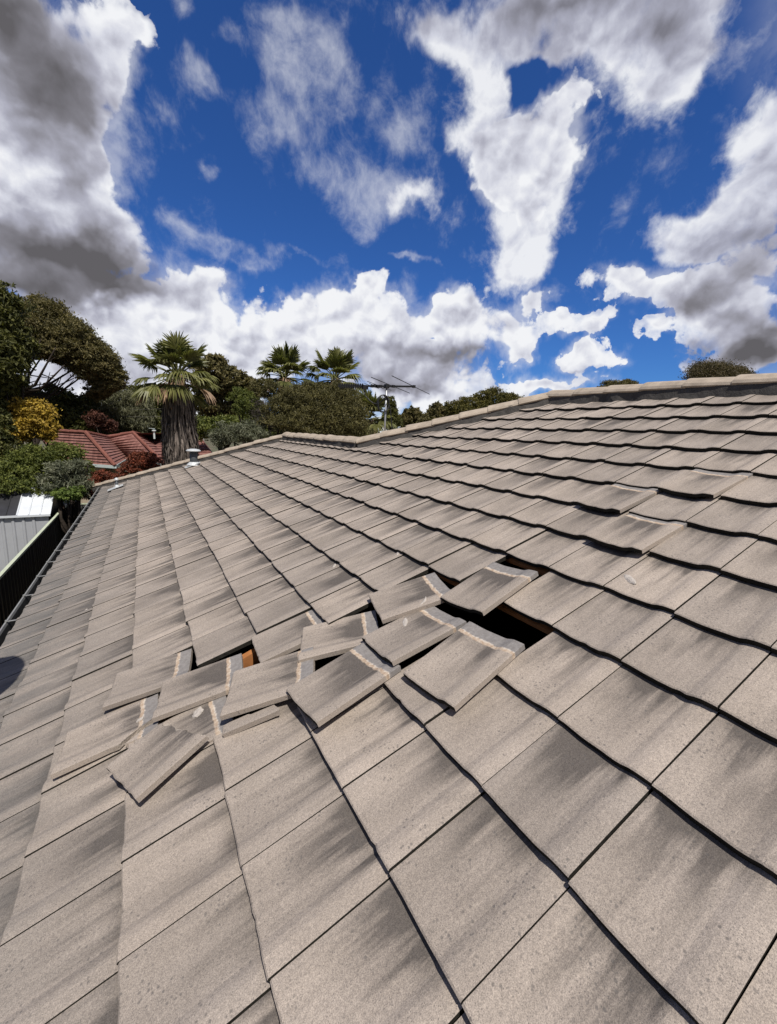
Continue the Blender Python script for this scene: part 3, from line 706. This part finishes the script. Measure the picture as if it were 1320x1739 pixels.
def courses(mb, e0, e1, r0, r1, n):
    """stepped courses between an eave edge e0-e1 and a ridge edge r0-r1"""
    e0, e1, r0, r1 = (np.array(x, float) for x in (e0, e1, r0, r1)); nrm = np.cross(e1-e0, r0-e0 if np.linalg.norm(r0-e0) > .01 else r1-e0); nrm /= np.linalg.norm(nrm)
    if nrm[2] < 0: nrm = -nrm
    tdir = (e1-e0)/np.linalg.norm(e1-e0)
    for i in range(n):
        t0, t1 = i/n, (i+1)/n
        a, b_ = e0+(r0-e0)*t0, e1+(r1-e1)*t0; c, d = e0+(r0-e0)*t1, e1+(r1-e1)*t1
        up = nrm*.045; V = [a, b_, a+up, b_+up, d, c]
        ux = [((x-e0)@tdir, 0) for x in V]
        mb.add(V, [(0, 1, 3, 2), (2, 3, 4, 5)], [0, 0], ux)
R1a = atz(60, 730.5, ZR); R1b = atz(146, 735, ZR); E1 = atz(195, 791, ZE); V1t = atz(183, 742.5, ZR-.28); V1b = atz(216, 778, ZE)
R2 = atz(226, 735, ZR); E2 = atz(280, 789, ZE); V2t = atz(250, 741, ZR-.30); V2b = atz(292, 787, ZE); R3 = atz(300, 736, ZR); R3b = atz(338, 738, ZR); E3 = atz(374, 791, ZE); E0 = E1+(R1a-R1b)*1.0
mb = MB()
courses(mb, E0, E1, R1a, R1b, 11); courses(mb, E1, V1b, R1b, V1t, 11)
courses(mb, V1b, E2, V1t, R2, 11); courses(mb, E2, V2b, R2, V2t, 11); courses(mb, V2b, E3, V2t, R3b, 11)
mb.add([V2t, R3b, R3, R2], [(0, 1, 2, 3)])
mb.add([R1b, V1t, R2, R2+(0, 3, -.5), R1b+(0, 3, -.5)], [(0, 1, 2, 3, 4)])
mb.add([R1a, R1b, R1b+(0, 3, -1.2), R1a+(0, 3, -1.2)], [(0, 1, 2, 3)])
mb.add([R3b, E3, E3+(.5, 4, 0), R3b+(0, .3, 0)], [(0, 1, 2, 3)])
rf = child(mb.build('roof', M['red']), rh)
def ridge_line(a, b, r=.09):
    mb = MB(); a, b = np.array(a), np.array(b); L = np.linalg.norm(b-a); n = max(2, int(L/.42))
    for i in range(n):
        p, q = a+(b-a)*i/n, a+(b-a)*(i+1.04)/n; mb.tube([p+(0, 0, .03), q+(0, 0, .015)], [r, r*.88], 8)
    child(mb.build('ridge_capping', M['redcap']), rh)
for a, b in ((R1a, R1b), (R1b, E1), (R1b, V1t), (V1t, R2), (R2, E2), (R2, V2t), (V2t, R3), (R3, R3b)): ridge_line(a, b)
mb = MB()
for a, b in ((E0, E1), (E1, V1b), (V1b, E2), (E2, V2b), (V2b, E3)): mb.bar(a+(0, 0, -.05), b+(0, 0, -.05), .12, .13)
child(mb.build('gutter', M['gutw']), rh)
mb = MB()
for a, b in ((E0, E1), (E1, V1b), (V1b, E2), (E2, V2b), (V2b, E3)):
    d = (b-a)/np.linalg.norm(b-a); nn = np.array([-d[1], d[0], 0])*.45
    a_, b_ = a+nn+d*.3, b+nn-d*.3
    mb.add([(a_[0], a_[1], GZ), (b_[0], b_[1], GZ), (b_[0], b_[1], ZE-.1), (a_[0], a_[1], ZE-.1)], [(0, 1, 2, 3)])
child(mb.build('wall', M['cream']), rh)
cc = atz(331, 741, ZR-.08); cc = at(334, 741, R3b[1]-.3)
M['chim'] = simple('chimney_render', (0.36, 0.34, 0.33), .9, .2, 5)
mb = MB(); mb.box(cc+(0, .3, .1), (.42, .42, .75)); mb.box(cc+(0, .3, .49), (.46, .46, .05)); child(mb.build('chimney', M['chim']), rh)
fl = at(345, 742, R3b[1]-.5); mb = MB(); lathe(mb, fl, [(.06, -.4), (.06, .22), (.085, .225), (.085, .26)], 10); child(mb.build('flue', M['chim']), rh)
fl = at(262, 736, R2[1]); mb = MB(); lathe(mb, fl, [(.05, -.3), (.05, .12), (.11, .13), (.11, .18), (.02, .2)], 10); mb.bar(fl+(-.25, 0, .28), fl+(.05, 0, .26), .02, .02); child(mb.build('vent', M['gutw']), rh)

# ---------------------------------------------------------------- television aerial
M['alu'] = simple('aerial_alu', (0.30, 0.31, 0.32), .4, .15, 20, .5); M['blk'] = simple('aerial_black', (0.012, 0.012, 0.013), .5, .2, 20); M['mast'] = simple('mast_zinc', (0.40, 0.41, 0.42), .4, .12, 10, .5)
AY = 6.3
mt = at(656.9, 656, AY); mbp = mt.copy(); mbp[2] = at(654, 745, AY)[2]-.25; mbp[0] = at(654, 733, AY)[0]-.01
ae = empty('tv_aerial', mbp, 'black multi-element television aerial on a thin steel mast behind the roof ridge', 'aerial')
mb = MB(); mb.tube([mbp, mt+(0, 0, .03)], .017, 8); child(mb.build('mast', M['mast'], smooth=True), ae)
fwd = RW[2]; fa = math.atan2(fwd[0], fwd[1])
ea = fa+math.radians(17); ed = np.array([math.sin(ea), math.cos(ea), 0]); bd = np.array([-ed[1], ed[0], 0])   # elements, boom (to the left)
def boom_at(px):       # point of the boom seen at pixel column px
    lo, hi = -3, 3
    for _ in range(60):
        md = (lo+hi)/2; q = RW@(mt+bd*md-CAM); x = 660+FPX*q[0]/q[2]
        if x > px: lo = md
        else: hi = md
    return mt+bd*lo
p0, p1 = boom_at(705), boom_at(575)
mb = MB(); mb.bar(p0, p1, .026, .03); child(mb.build('boom', M['blk']), ae)
def px_len(p, d, px):   # half length so that the tip shows px columns from p
    a = RW@(p-CAM); b = RW@(p+d*.01-CAM); return abs(px/((FPX*b[0]/b[2]-FPX*a[0]/a[2])/.01))
for px, L1, rr in ((703, 31, .006), (668, 32, .006), (646, 20, .005), (632, 12, .005), (640, 12, .005)):
    p = boom_at(px); L = px_len(p, ed, L1)
    mb = MB(); mb.tube([p-ed*L, p+ed*L], rr, 6); mb.box(p, (.05, .04, .045)); child(mb.build('element', M['blk']), ae)
for i, px in enumerate(np.linspace(578, 616, 11)):
    p = boom_at(px); mb = MB()
    L = .10
    for sg in (-1, 1):
        mb.tube([p-ed*L+(0, 0, +.022*sg), p+ed*L+(0, 0, .022*sg)], .004, 5)
    mb.box(p, (.02, .02, .09)); child(mb.build('director', M['blk']), ae)
pj = boom_at(620); mb = MB(); mb.box(pj+(0, 0, -.02), (.10, .07, .075)); child(mb.build('junction_box', M['blk']), ae)
mb = MB(); mb.box(mt, (.07, .07, .07)); child(mb.build('mast_clamp', M['blk']), ae)
mb = MB(); mb.box(boom_at(640), (.13, .04, .05)); child(mb.build('boom_sleeve', M['blk']), ae)
pts = [pj+(0, 0, -.05), pj+(0, 0, -.16)]
for t in np.linspace(0.1, 1, 14): q = pj*(1-t)+mt*t; pts.append(q+np.array([0, -.02, -.16-.16*math.sin(math.pi*min(1, t*1.15)*.8)+.03*t]))
c0 = mt+np.array([-.07, -.02, -.30])
for t in np.linspace(0.5*np.pi, 0.5*np.pi+4*np.pi, 40): pts.append(c0+np.array([.115*math.cos(t), -.01+.02*math.sin(t*.5), .145*math.sin(t)]))
for t in np.linspace(0, 1, 10): pts.append(c0+np.array([.02+.19*math.sin(t*1.5), 0, .145-.75*t**1.6]))
mb = MB(); mb.tube(pts, .009, 6); child(mb.build('cable', M['blk'], smooth=True), ae)

# ---------------------------------------------------------------- foliage
def leaf_material(name, dark, light, trans=0.25, rough=.6):
    mm, k, b = mat(name); a = k.new('ShaderNodeAttribute'); a.attribute_name = 'tone'
    col = k.mix(a.outputs['Fac'], dark, light)
    k.put(b.inputs['Base Color'], col); b.inputs['Roughness'].default_value = rough; b.inputs['Specular IOR Level'].default_value = .3
    tr = k.new('ShaderNodeBsdfTranslucent'); k.put(tr.inputs[0], k.mix(1.0, col, (1.1, 1.2, .6), 'MULTIPLY'))
    mx = k.new('ShaderNodeMixShader'); mx.inputs[0].default_value = trans; k.l.new(b.outputs[0], mx.inputs[1]); k.l.new(tr.outputs[0], mx.inputs[2])
    k.l.new(mx.outputs[0], k.n['Material Output'].inputs[0])
    return mm
LM = dict(
 gum=leaf_material('leaf_gum', (0.050, 0.048, 0.017), (0.220, 0.182, 0.072)),
 dark=leaf_material('leaf_dark', (0.026, 0.032, 0.008), (0.150, 0.148, 0.040)),
 wattle=leaf_material('leaf_yellow', (0.20, 0.13, 0.02), (0.58, 0.40, 0.06)),
 green=leaf_material('leaf_green', (0.045, 0.062, 0.012), (0.200, 0.220, 0.050)),
 lime=leaf_material('leaf_lime', (0.05, 0.08, 0.015), (0.20, 0.26, 0.06)),
 olive=leaf_material('leaf_olive', (0.065, 0.075, 0.045), (0.26, 0.265, 0.18)),
 red=leaf_material('leaf_red', (0.07, 0.028, 0.016), (0.32, 0.085, 0.045)),
 scrub=leaf_material('leaf_scrub', (0.046, 0.044, 0.015), (0.195, 0.172, 0.066)),
 palm=leaf_material('leaf_palm', (0.036, 0.048, 0.012), (0.245, 0.240, 0.085), .3, .45),
 grey=leaf_material('leaf_grey', (0.07, 0.074, 0.042), (0.21, 0.205, 0.115)),
 thatch=leaf_material('palm_thatch', (0.016, 0.013, 0.011), (0.24, 0.20, 0.17), .05, .9),
 dry=leaf_material('palm_dry', (0.07, 0.045, 0.028), (0.32, 0.21, 0.125), .1))
M['bark'] = simple('bark', (0.040, 0.032, 0.026), .95, .4, 6, bump=.02, bscale=14)

def leaves(mb, centers, size, ar, rg, droop=0.0, tone_c=None):
    """diamond leaves about centers (n,3)"""
    n = len(centers)
    d = rg.normal(0, 1, (n, 3)); d[:, 2] -= droop; d /= np.linalg.norm(d, axis=1)[:, None]
    r = rg.normal(0, 1, (n, 3)); s_ = np.cross(d, r); s_ /= np.linalg.norm(s_, axis=1)[:, None]+1e-9
    L = size*rg.uniform(.6, 1.3, n)[:, None]
    nn = np.cross(d, s_)*L*.10
    V = np.stack([centers-d*L*.5, centers+s_*L*ar*.5+nn, centers+d*L*.5, centers-s_*L*ar*.5+nn], 1).reshape(-1, 3)
    o = mb.n
    mb.v.append(V); mb.n += 4*n
    idx = np.arange(n)*4+o
    mb.f += list(zip(idx.tolist(), (idx+1).tolist(), (idx+2).tolist(), (idx+3).tolist())); mb.mi += [0]*n
    mb.uv.append(np.zeros((4*n, 2)))
    t = (np.clip(rg.normal(.42, .2, n), 0, 1) if tone_c is None else np.clip(tone_c+rg.normal(0, .16, n), 0, 1))
    mb.tone.append(np.repeat(t, 4))
def crown_mesh(blobs_, density, size, ar, seed, clump=.16, droop=.3, shell=.55):
    """blobs: centre(3), radii(3). clumps of leaves spread through each blob, denser near its surface"""
    rg = np.random.default_rng(seed); mb = MB()
    for c, r in blobs_:
        c = np.array(c); r = np.array(r)
        nc = max(10, int(density*(r[0]*r[2]+r[0]*r[1]+r[1]*r[2])/3))
        d = rg.normal(0, 1, (nc, 3)); d /= np.linalg.norm(d, axis=1)[:, None]
        rad = shell+(1-shell)*rg.random(nc)**.6
        rad *= 1+.16*np.sin(d[:, 0]*5+seed)*np.cos(d[:, 2]*6+seed*2)+rg.normal(0, .06, nc)
        cc_ = c+d*rad[:, None]*r
        per = 26; rc = clump*np.cbrt(r.prod())*rg.uniform(.5, 1.3, nc)
        p = np.repeat(cc_, per, 0)+rg.normal(0, 1, (nc*per, 3))*np.repeat(rc, per)[:, None]*np.array([1, 1, .62])
        tc = np.repeat(np.clip(rg.normal(.45, .2, nc), 0, 1), per)
        leaves(mb, p, size, ar, rg, droop, tc)
    return mb
def pxblob(px, py, rx, ry, Y, dep=1.0):
    c = at(px, py, Y); rX = abs(at(px+rx, py, Y)[0]-c[0]); rZ = abs(at(px, py-ry, Y)[2]-c[2])
    return (c, (rX, max(.3, min(rX, rZ)*dep*1.1), rZ))
def tree(name, bl, mtl, label, cat, density=260, size=.09, ar=.35, seed=1, clump=.16, droop=.3, shell=.5, trunk=None, limbs=5, tr=.14, group=None):
    B = [pxblob(*b) for b in bl]
    cen = np.mean([b[0] for b in B], 0); rg = np.random.default_rng(seed+50)
    base = np.array([cen[0], cen[1], GZ]) if trunk is None else np.array([trunk[0], trunk[1], GZ])
    t = empty(name, base, label, cat, group)
    child(crown_mesh(B, density, size, ar, seed, clump, droop, shell).build('crown', mtl), t)
    mb = MB(); fork = base+(cen-base)*.45; fork[2] = min(fork[2], cen[2]-.1)
    mb.tube([base+(0, 0, -.1), base*.6+fork*.4+rg.normal(0, .05, 3), fork], [tr, tr*.85, tr*.7], 8)
    for i in range(limbs):
        b = B[i % len(B)]; e_ = b[0]+rg.normal(0, .35, 3)*b[1]; m_ = (fork+e_)/2+rg.normal(0, .1, 3)+(0, 0, -.1)
        mb.tube([fork, m_, e_], [tr*.55, tr*.32, tr*.1], 6)
    child(mb.build('trunk', M['bark'], smooth=True), t)
    return t, B
# --- big gum on the left: domed canopy with open branches under it
t, B = tree('gum_tree', [(30,560,60,52,30),(80,552,55,44,31),(120,580,50,40,30),(158,612,42,36,30),(190,640,26,26,30),(60,590,62,18,29),(110,603,44,16,30),(150,618,34,18,30),(178,655,28,14,30),(168,668,24,12,31)], LM['gum'],
     'broad domed gum tree with bare dark branches under its canopy at the left', 'tree', 520, .155, .38, 3, .10, .5, .45, trunk=at(2, 740, 30)[:2], limbs=0, tr=.3)
rg = np.random.default_rng(5); mb = MB(); root = at(22, 668, 30)
for (ex, ey) in ((75,600),(95,590),(110,620),(130,632),(150,632),(70,575),(50,590),(100,645),(140,618)):
    e_ = at(ex, ey, 30+rg.normal(0, 1.2)); m_ = root*.5+e_*.5+np.array([rg.normal(0, .2), 0, -.55+rg.normal(0, .15)])
    mb.tube([root+rg.normal(0, .1, 3), m_, e_], [.13, .07, .025], 6)
    for q in range(3):
        a_ = m_*(1-.3*q)+e_*.3*q; mb.tube([a_, a_+rg.normal(0, .35, 3)+(.5, 0, .35)], [.035, .012], 5)
g0 = at(2, 740, 30).copy(); g0[2] = GZ; mb.tube([g0, at(8, 705, 30), root], [.34, .26, .2], 8)
child(mb.build('branches', M['bark'], smooth=True), t)
# --- near dark tree on the left edge
tree('dark_tree', [(10,530,34,48,17),(28,585,32,40,17),(5,610,36,46,16.5),(16,650,24,28,17),(0,690,22,34,17)], LM['dark'], 'dark leafy tree cut by the left edge of the view', 'tree', 420, .17, .35, 7, .16, .6, .4)
tree('yellow_wattle', [(60,706,34,28,17.0),(78,728,22,18,16.9),(40,728,26,22,16.9),(34,692,26,18,17.0),(14,748,16,12,16.4),(84,738,14,12,16.8)], LM['wattle'], 'yellow flowering wattle beside the red roof', 'tree', 700, .10, .5, 9, .15, .2, .45)
tree('dark_shrub', [(4,728,20,30,15.9),(8,770,34,26,15.9),(34,772,20,16,16.1)], LM['dark'], 'dark shrub in front of the yellow wattle at the left edge', 'shrub', 600, .12, .4, 10, .16, .3, .4)
tree('green_shrub', [(60,785,46,30,14.6),(110,775,36,24,15),(30,800,36,30,14.4),(140,800,22,22,15),(85,805,40,24,14.6),(15,824,40,14,13.8),(60,826,40,13,13.8)], LM['green'], 'large bright green shrub behind the silver shed', 'shrub', 700, .085, .45, 12, .14, .2, .45)
tree('olive_shrub', [(100,805,26,26,13.8),(130,800,24,22,13.9),(88,820,26,15,13.7),(135,825,20,18,13.7)], LM['olive'], 'grey-leaved spiky shrub in the middle of the green shrubs', 'shrub', 460, .15, .16, 13, .17, -.2, .35)
tree('lime_shrub', [(118,840,24,10,13.3),(104,838,16,9,13.5),(132,835,12,12,13.4)], LM['lime'], 'low lime green shrub just above the board fence', 'shrub', 900, .075, .55, 14, .14, .1, .45)
tree('red_shrub', [(243,787,30,18,15.6),(225,800,24,16,15.4),(262,795,18,16,15.6),(238,778,20,10,15.6)], LM['red'], 'red-leaved shrub in front of the palm trunk and red roof', 'shrub', 800, .085, .4, 15, .14, -.1, .45)
tree('red_shrub', [(158,822,14,14,14.6),(150,835,12,14,14.4),(172,806,16,10,14.8),(190,812,18,8,14.9)], LM['red'], 'small dark red shrub at the end of the gutter', 'shrub', 800, .075, .4, 16, .14, -.1, .45)
# --- belt of trees behind the red house
tree('weeping_tree', [(190,690,40,30,34),(215,710,40,26,34),(170,715,36,22,34),(235,690,26,26,35)], LM['grey'], 'pale drooping tree behind the red roof, left of the big palm', 'tree', 170, .30, .2, 17, .16, 1.6, .45)
tree('dark_belt_tree', [(100,690,60,30,33),(60,700,50,34,32),(120,715,50,22,32),(150,725,40,18,31)], LM['dark'], 'dark dense tree between the yellow wattle and the weeping tree', 'tree', 150, .30, .4, 18, .16, .3, .4)
tree('russet_shrub', [(165,712,18,14,30),(185,722,14,10,30)], leaf_material('leaf_russet', (0.05,.022,.015), (.15,.06,.04)), 'russet shrub in front of the weeping tree above the red ridge', 'shrub', 300, .2, .4, 19, .16, .2, .45)
tree('tall_gum', [(365,625,34,22,27),(395,650,30,24,27),(350,655,26,24,28),(420,660,24,22,27),(380,690,50,26,28)], LM['gum'], 'gum tree with see-through crown right of the big palm', 'tree', 150, .27, .4, 20, .12, .5, .55, tr=.2, limbs=8)
tree('dark_belt_tree', [(260,700,40,34,38),(250,730,60,20,36),(240,668,26,16,40)], LM['dark'], 'dark tree behind the big palm trunk', 'tree', 120, .34, .4, 21, .16, .3, .4)
tree('green_shrub', [(376,704,32,24,31),(350,712,20,12,31),(402,715,30,18,30)], LM['green'], 'mid green shrub right of the big palm trunk', 'shrub', 420, .13, .4, 22, .15, .3, .45)
tree('silver_shrub', [(395,735,30,18,15.5),(425,728,26,18,15.4),(372,745,20,14,15.6),(440,738,30,10,15)], LM['olive'], 'silver-grey spiky shrub rising over the hip left of the dark bush', 'shrub', 500, .15, .15, 23, .17, -.6, .35)
tree('bare_shrub', [(455,700,24,32,15.5),(470,720,22,18,15.2)], leaf_material('leaf_mauve', (.05,.042,.035), (.16,.135,.115)), 'brownish twiggy shrub left of the big dark bush', 'shrub', 520, .10, .14, 24, .17, -.3, .35)
tree('round_bush', [(555,700,56,42,14.6),(510,690,36,36,14.8),(590,705,30,36,14.6),(530,670,40,22,15),(570,672,34,22,14.8),(480,700,30,30,15),(550,720,80,24,14.2),(450,660,24,18,15.5)], LM['scrub'], 'big rounded dark olive bush directly behind the lower ridge', 'bush', 640, .12, .22, 25, .12, -.4, .5)
tree('green_shrub', [(425,690,26,20,19),(410,672,20,14,19.5)], LM['green'], 'green shrub between the tall gum and the twiggy shrub', 'shrub', 420, .12, .35, 26, .15, .3, .45)
tree('dark_belt_tree', [(430,728,60,26,25),(520,730,60,24,25),(600,735,40,20,26),(350,728,40,20,25)], LM['green'], 'low green trees filling the gap behind the round bush', 'tree', 200, .2, .4, 51, .15, .3, .45)
# --- right-hand skyline
tree('conifer', [(664,700,9,14,40),(664,686,6,12,40),(666,715,13,14,40),(658,712,8,12,40)], LM['dark'], 'small dark pointed conifer right of the aerial mast', 'tree', 200, .35, .25, 27, .16, -1, .4)
tree('skyline_gum', [(700,704,13,13,52),(690,715,14,12,52),(712,712,10,12,52)], LM['gum'], 'small gum on the skyline between the conifer and the taller gum', 'tree', 90, .42, .4, 28, .13, .4, .5)
tree('skyline_gum', [(746,700,17,14,50),(735,712,16,12,50),(760,708,13,11,50),(722,718,14,10,50)], LM['gum'], 'taller dark gum on the skyline left of the yellow-green tree', 'tree', 90, .42, .4, 29, .14, .4, .5)
tree('yellow_green_tree', [(840,677,26,15,24),(810,686,26,14,24),(780,695,22,14,24),(865,680,20,12,24),(795,705,26,12,24)], leaf_material('leaf_yg', (.05,.052,.012), (.20,.17,.045)), 'yellow-green tree rising behind the hip left of the upper ridge', 'tree', 300, .16, .4, 30, .13, .2, .45)
tree('skyline_tree', [(1050,655,24,9,26),(1068,652,14,8,26),(1035,660,16,6,26)], LM['gum'], 'low treetop just showing above the upper ridge left of the other', 'tree', 260, .15, .4, 31, .14, .2, .45)
tree('skyline_tree', [(1222,634,42,17,26),(1200,638,26,12,26),(1250,636,26,12,26),(1225,650,48,14,26)], leaf_material('leaf_brown', (.05,.044,.02), (.17,.13,.07)), 'brownish round treetop above the right end of the upper ridge', 'tree', 150, .20, .4, 32, .21, .2, .45)
tree('skyline_shrub', [(628,722,14,8,70),(640,718,10,7,70),(612,724,12,8,70)], LM['grey'], 'distant pale trees low on the skyline behind the mast', 'tree', 50, .6, .4, 33, .15, .2, .45)

# --- palms
def palm(px, py, Y, scale, label, seed, nf=40, skirt=True, rt=.44):
    rg = np.random.default_rng(seed); c = at(px, py, Y); base = np.array([c[0], c[1]+.0, GZ])
    t = empty('fan_palm', base, label, 'palm tree', 'fan palms'); R = scale
    mb = MB(); pet = MB(); dry = MB()
    for i in range(nf):
        fr = i/nf; elv = math.radians(82-118*fr**1.0+rg.normal(0, 10)); a = i*2.39996+rg.normal(0, .2)
        dead = fr > .9
        d = np.array([math.cos(a)*math.cos(elv), math.sin(a)*math.cos(elv), math.sin(elv)])
        L = R*rg.uniform(.42, .72); sag = np.array([0, 0, -1.0])*L*.14*(math.cos(elv))
        hub = c+d*L+sag
        tgt = dry if dead else pet
        tgt.tube([c+d*.08, c+d*L*.55+sag*.3, hub], [R*.020, R*.014, R*.009], 5, tone=.6)
        ax = (hub-(c+d*L*.55+sag*.3)); ax /= np.linalg.norm(ax)
        sd = np.cross(ax, (0, 0, 1)); sd /= np.linalg.norm(sd)+1e-9; up = np.cross(sd, ax)
        ns = 30; FL = R*rg.uniform(.46, .62); tn = np.clip(rg.normal(.55, .18)-(.12 if fr < .2 else 0), 0, 1)
        leafm = dry if dead else mb; spread = 42 if dead else rg.uniform(110, 180)
        for k_ in range(ns):
            th = (k_/(ns-1)-.5)*math.radians(spread)+rg.normal(0, .02)
            dd = ax*math.cos(th)+sd*math.sin(th)+up*.16*math.cos(th*1.5); dd /= np.linalg.norm(dd)
            l = FL*(.74+.26*math.cos(th*.8))*rg.uniform(.85, 1.1)
            wv_ = np.cross(dd, up); wv_ /= np.linalg.norm(wv_)+1e-9
            pp = []; dr = rg.uniform(.45, 1.1)*(1.0 if fr > .45 else .40)
            for j, (tt, ww) in enumerate(((0, .006), (.35, .036), (.6, .030), (.8, .017), (.92, .009), (1.0, .002))):
                x = max(0, tt-.42); p = hub+dd*l*(tt-.45*x*x*dr)+np.array([0, 0, -1])*l*dr*1.15*x**1.5
                q = .5 if k_ % 2 else -.5
                pp += [p+wv_*ww*R*.62+up*ww*R*q, p-wv_*ww*R*.62-up*ww*R*q]
            leafm.add(pp, [(2*j, 2*j+1, 2*j+3, 2*j+2) for j in range(5)], 0, tone=float(np.clip(tn+rg.normal(0, .14), 0, 1)))
    child(mb.build('fronds', LM['palm']), t); child(pet.build('leaf_stalks', LM['palm']), t)
    # dead stalks and the thatch of hanging dry leaves round the trunk
    for i in range(int(150*(1 if skirt else .5))):
        a = rg.uniform(0, 2*np.pi); r0 = R*.14; z0 = c[2]-R*rg.uniform(-.05, .25); l = R*rg.uniform(.55, .95)
        o_ = np.array([math.cos(a), math.sin(a), 0])
        p0_ = np.array([c[0], c[1], z0])+o_*r0; p1_ = p0_+o_*R*rg.uniform(.10, .22)-np.array([0, 0, l*.5]); p2_ = p1_+o_*R*rg.uniform(-.06, .03)-np.array([0, 0, l*.5])
        s2 = np.cross(o_, (0, 0, 1))*R*.018
        dry.add([p0_-s2, p0_+s2, p1_-s2, p1_+s2, p2_-s2*.4, p2_+s2*.4], [(0, 1, 3, 2), (2, 3, 5, 4)], 0, tone=float(rg.uniform(.1, .95)))
    child(dry.build('dead_fronds', LM['dry']), t)
    mb = MB(); zt = c[2]-R*.25
    if skirt:
        for i in range(3200):
            a = rg.uniform(0, 2*np.pi); z0 = rg.uniform(GZ+.3, zt-.1); l = rg.uniform(.35, .9); f = (zt-z0)/(zt-GZ)
            r0 = rt*(.86+.16*min(1, f*4)-.10*f); o_ = np.array([math.cos(a), math.sin(a), 0]); s2 = np.cross(o_, (0, 0, 1))*rg.uniform(.012, .03)
            p0_ = np.array([c[0], c[1], z0])+o_*(r0-.03); p1_ = p0_+o_*rg.uniform(.02, .13)-np.array([0, 0, l*.6])+s2*rg.normal(0, 2.0); p2_ = p1_-np.array([0, 0, l*.4])+o_*rg.uniform(-.05, .03)+s2*rg.normal(0, 1.2)
            mb.add([p0_-s2, p0_+s2, p1_-s2, p1_+s2, p2_-s2*.3, p2_+s2*.3], [(0, 1, 3, 2), (2, 3, 5, 4)], 0, tone=float(np.clip(rg.normal(.36, .26), 0, 1)))
        core = rt*.80
    else: core = R*.13
    mb.tube([base, (c[0], c[1], (GZ+zt)/2), (c[0], c[1], c[2]-.02)], [core*1.05, core, core*.6], 14, tone=.12)
    child(mb.build('trunk', LM['thatch']), t)
palm(301, 640, 14.0, 1.18, 'big fan palm with a thick shaggy trunk in front of the red roof', 41, 42)
palm(484, 642, 19.5, 1.45, 'fan palm rising behind the round bush, left of the pair', 42, 34, skirt=False)
palm(570, 645, 17.5, 1.35, 'fan palm rising behind the round bush, right of the pair next to the aerial', 43, 36, skirt=False)
palm(627, 712, 15.6, 1.2, 'young low fan palm between the round bush and the aerial mast', 44, 30, skirt=False)

# --- overhead wires behind the red roof
M['wire'] = simple('wire', (0.10, 0.10, 0.09), .5, .1, 3)
for k_, (ya_, yb_) in enumerate(((688, 692), (700, 705))):
    a, b = at(135, ya_, 31.5), at(300, yb_, 29.5); mb = MB()
    d = (b-a); pts = [a+d*t+np.array([0, 0, -.35*4*t*(1-t)*.5]) for t in np.linspace(.02, 1.4, 24)]
    mb.tube(pts, .007, 5); tag(mb.build('power_line', M['wire']), ('upper' if k_ == 0 else 'lower')+' thin power line crossing in front of the trees behind the red roof', 'power line', 'power lines')
for x in (-30.5, 12.0):
    pass

# --- dish-shaped caster on a pole, added unseen at left to throw the round shadow
M['dish'] = simple('caster_enamel', (0.45, 0.45, 0.44), .5, .08, 6)
SH = roofpt(-1.79, 3.08); dc_ = SH+SD*2.6
zq = np.array(SD); xq = np.cross((0, 0, 1), zq); xq /= np.linalg.norm(xq); yq = np.cross(zq, xq)
px_b = np.array([dc_[0], dc_[1]-.06, GZ]); dsh = empty('shadow_dish', px_b, 'round grey disc on a tall pole, added out of view to cast the round shadow', 'shadow caster')
mb = MB(); V = []; a_ = np.linspace(0, 2*np.pi, 40, endpoint=False); rr_ = [.02, .12, .22, .31, .37]
for sgn in (0, 1):
    for r in rr_:
        for t in a_: V.append(dc_+xq*r*math.cos(t)+yq*r*math.sin(t)+zq*(.55*r*r-.05-.006*sgn))
n = 40; F = []
for sgn in (0, 1):
    o = sgn*5*n
    for i in range(4): F += [(o+i*n+j, o+i*n+(j+1) % n, o+(i+1)*n+(j+1) % n, o+(i+1)*n+j) for j in range(n)]
    F.append(tuple(o+j for j in range(n)))
F += [(4*n+j, 4*n+(j+1) % n, 9*n+(j+1) % n, 9*n+j) for j in range(n)]
mb.add(V, F); child(mb.build('caster_disc', M['dish'], smooth=True), dsh)
mb = MB(); mb.tube([px_b, dc_-(0, .06, .12), dc_-zq*.05], .024, 10); child(mb.build('pole', M['mast'], smooth=True), dsh)
mb = MB(); mb.tube([dc_-yq*.34-zq*.0, dc_-yq*.2+zq*.34], .012, 8); mb.box(dc_-yq*.19+zq*.36, (.06, .06, .09)); child(mb.build('caster_arm', M['mast']), dsh)

# --- trees of the garden to the left, outside the photograph's edge
tree('garden_tree', [(-120,600,90,90,24),(-60,660,70,60,23)], LM['gum'], 'tall olive tree beyond the shed, outside the left edge', 'tree', 160, .26, .4, 61, .14, .4, .45)
tree('garden_tree', [(-330,660,120,80,22),(-230,700,90,60,20)], LM['dark'], 'dark spreading tree far to the left of the shed', 'tree', 160, .26, .4, 62, .14, .3, .45)
tree('garden_shrub', [(-120,790,90,40,15),(-260,800,110,40,16),(-60,760,60,40,18)], LM['green'], 'green hedge-like shrubs behind the shed, outside the left edge', 'shrub', 260, .14, .4, 63, .15, .2, .45)
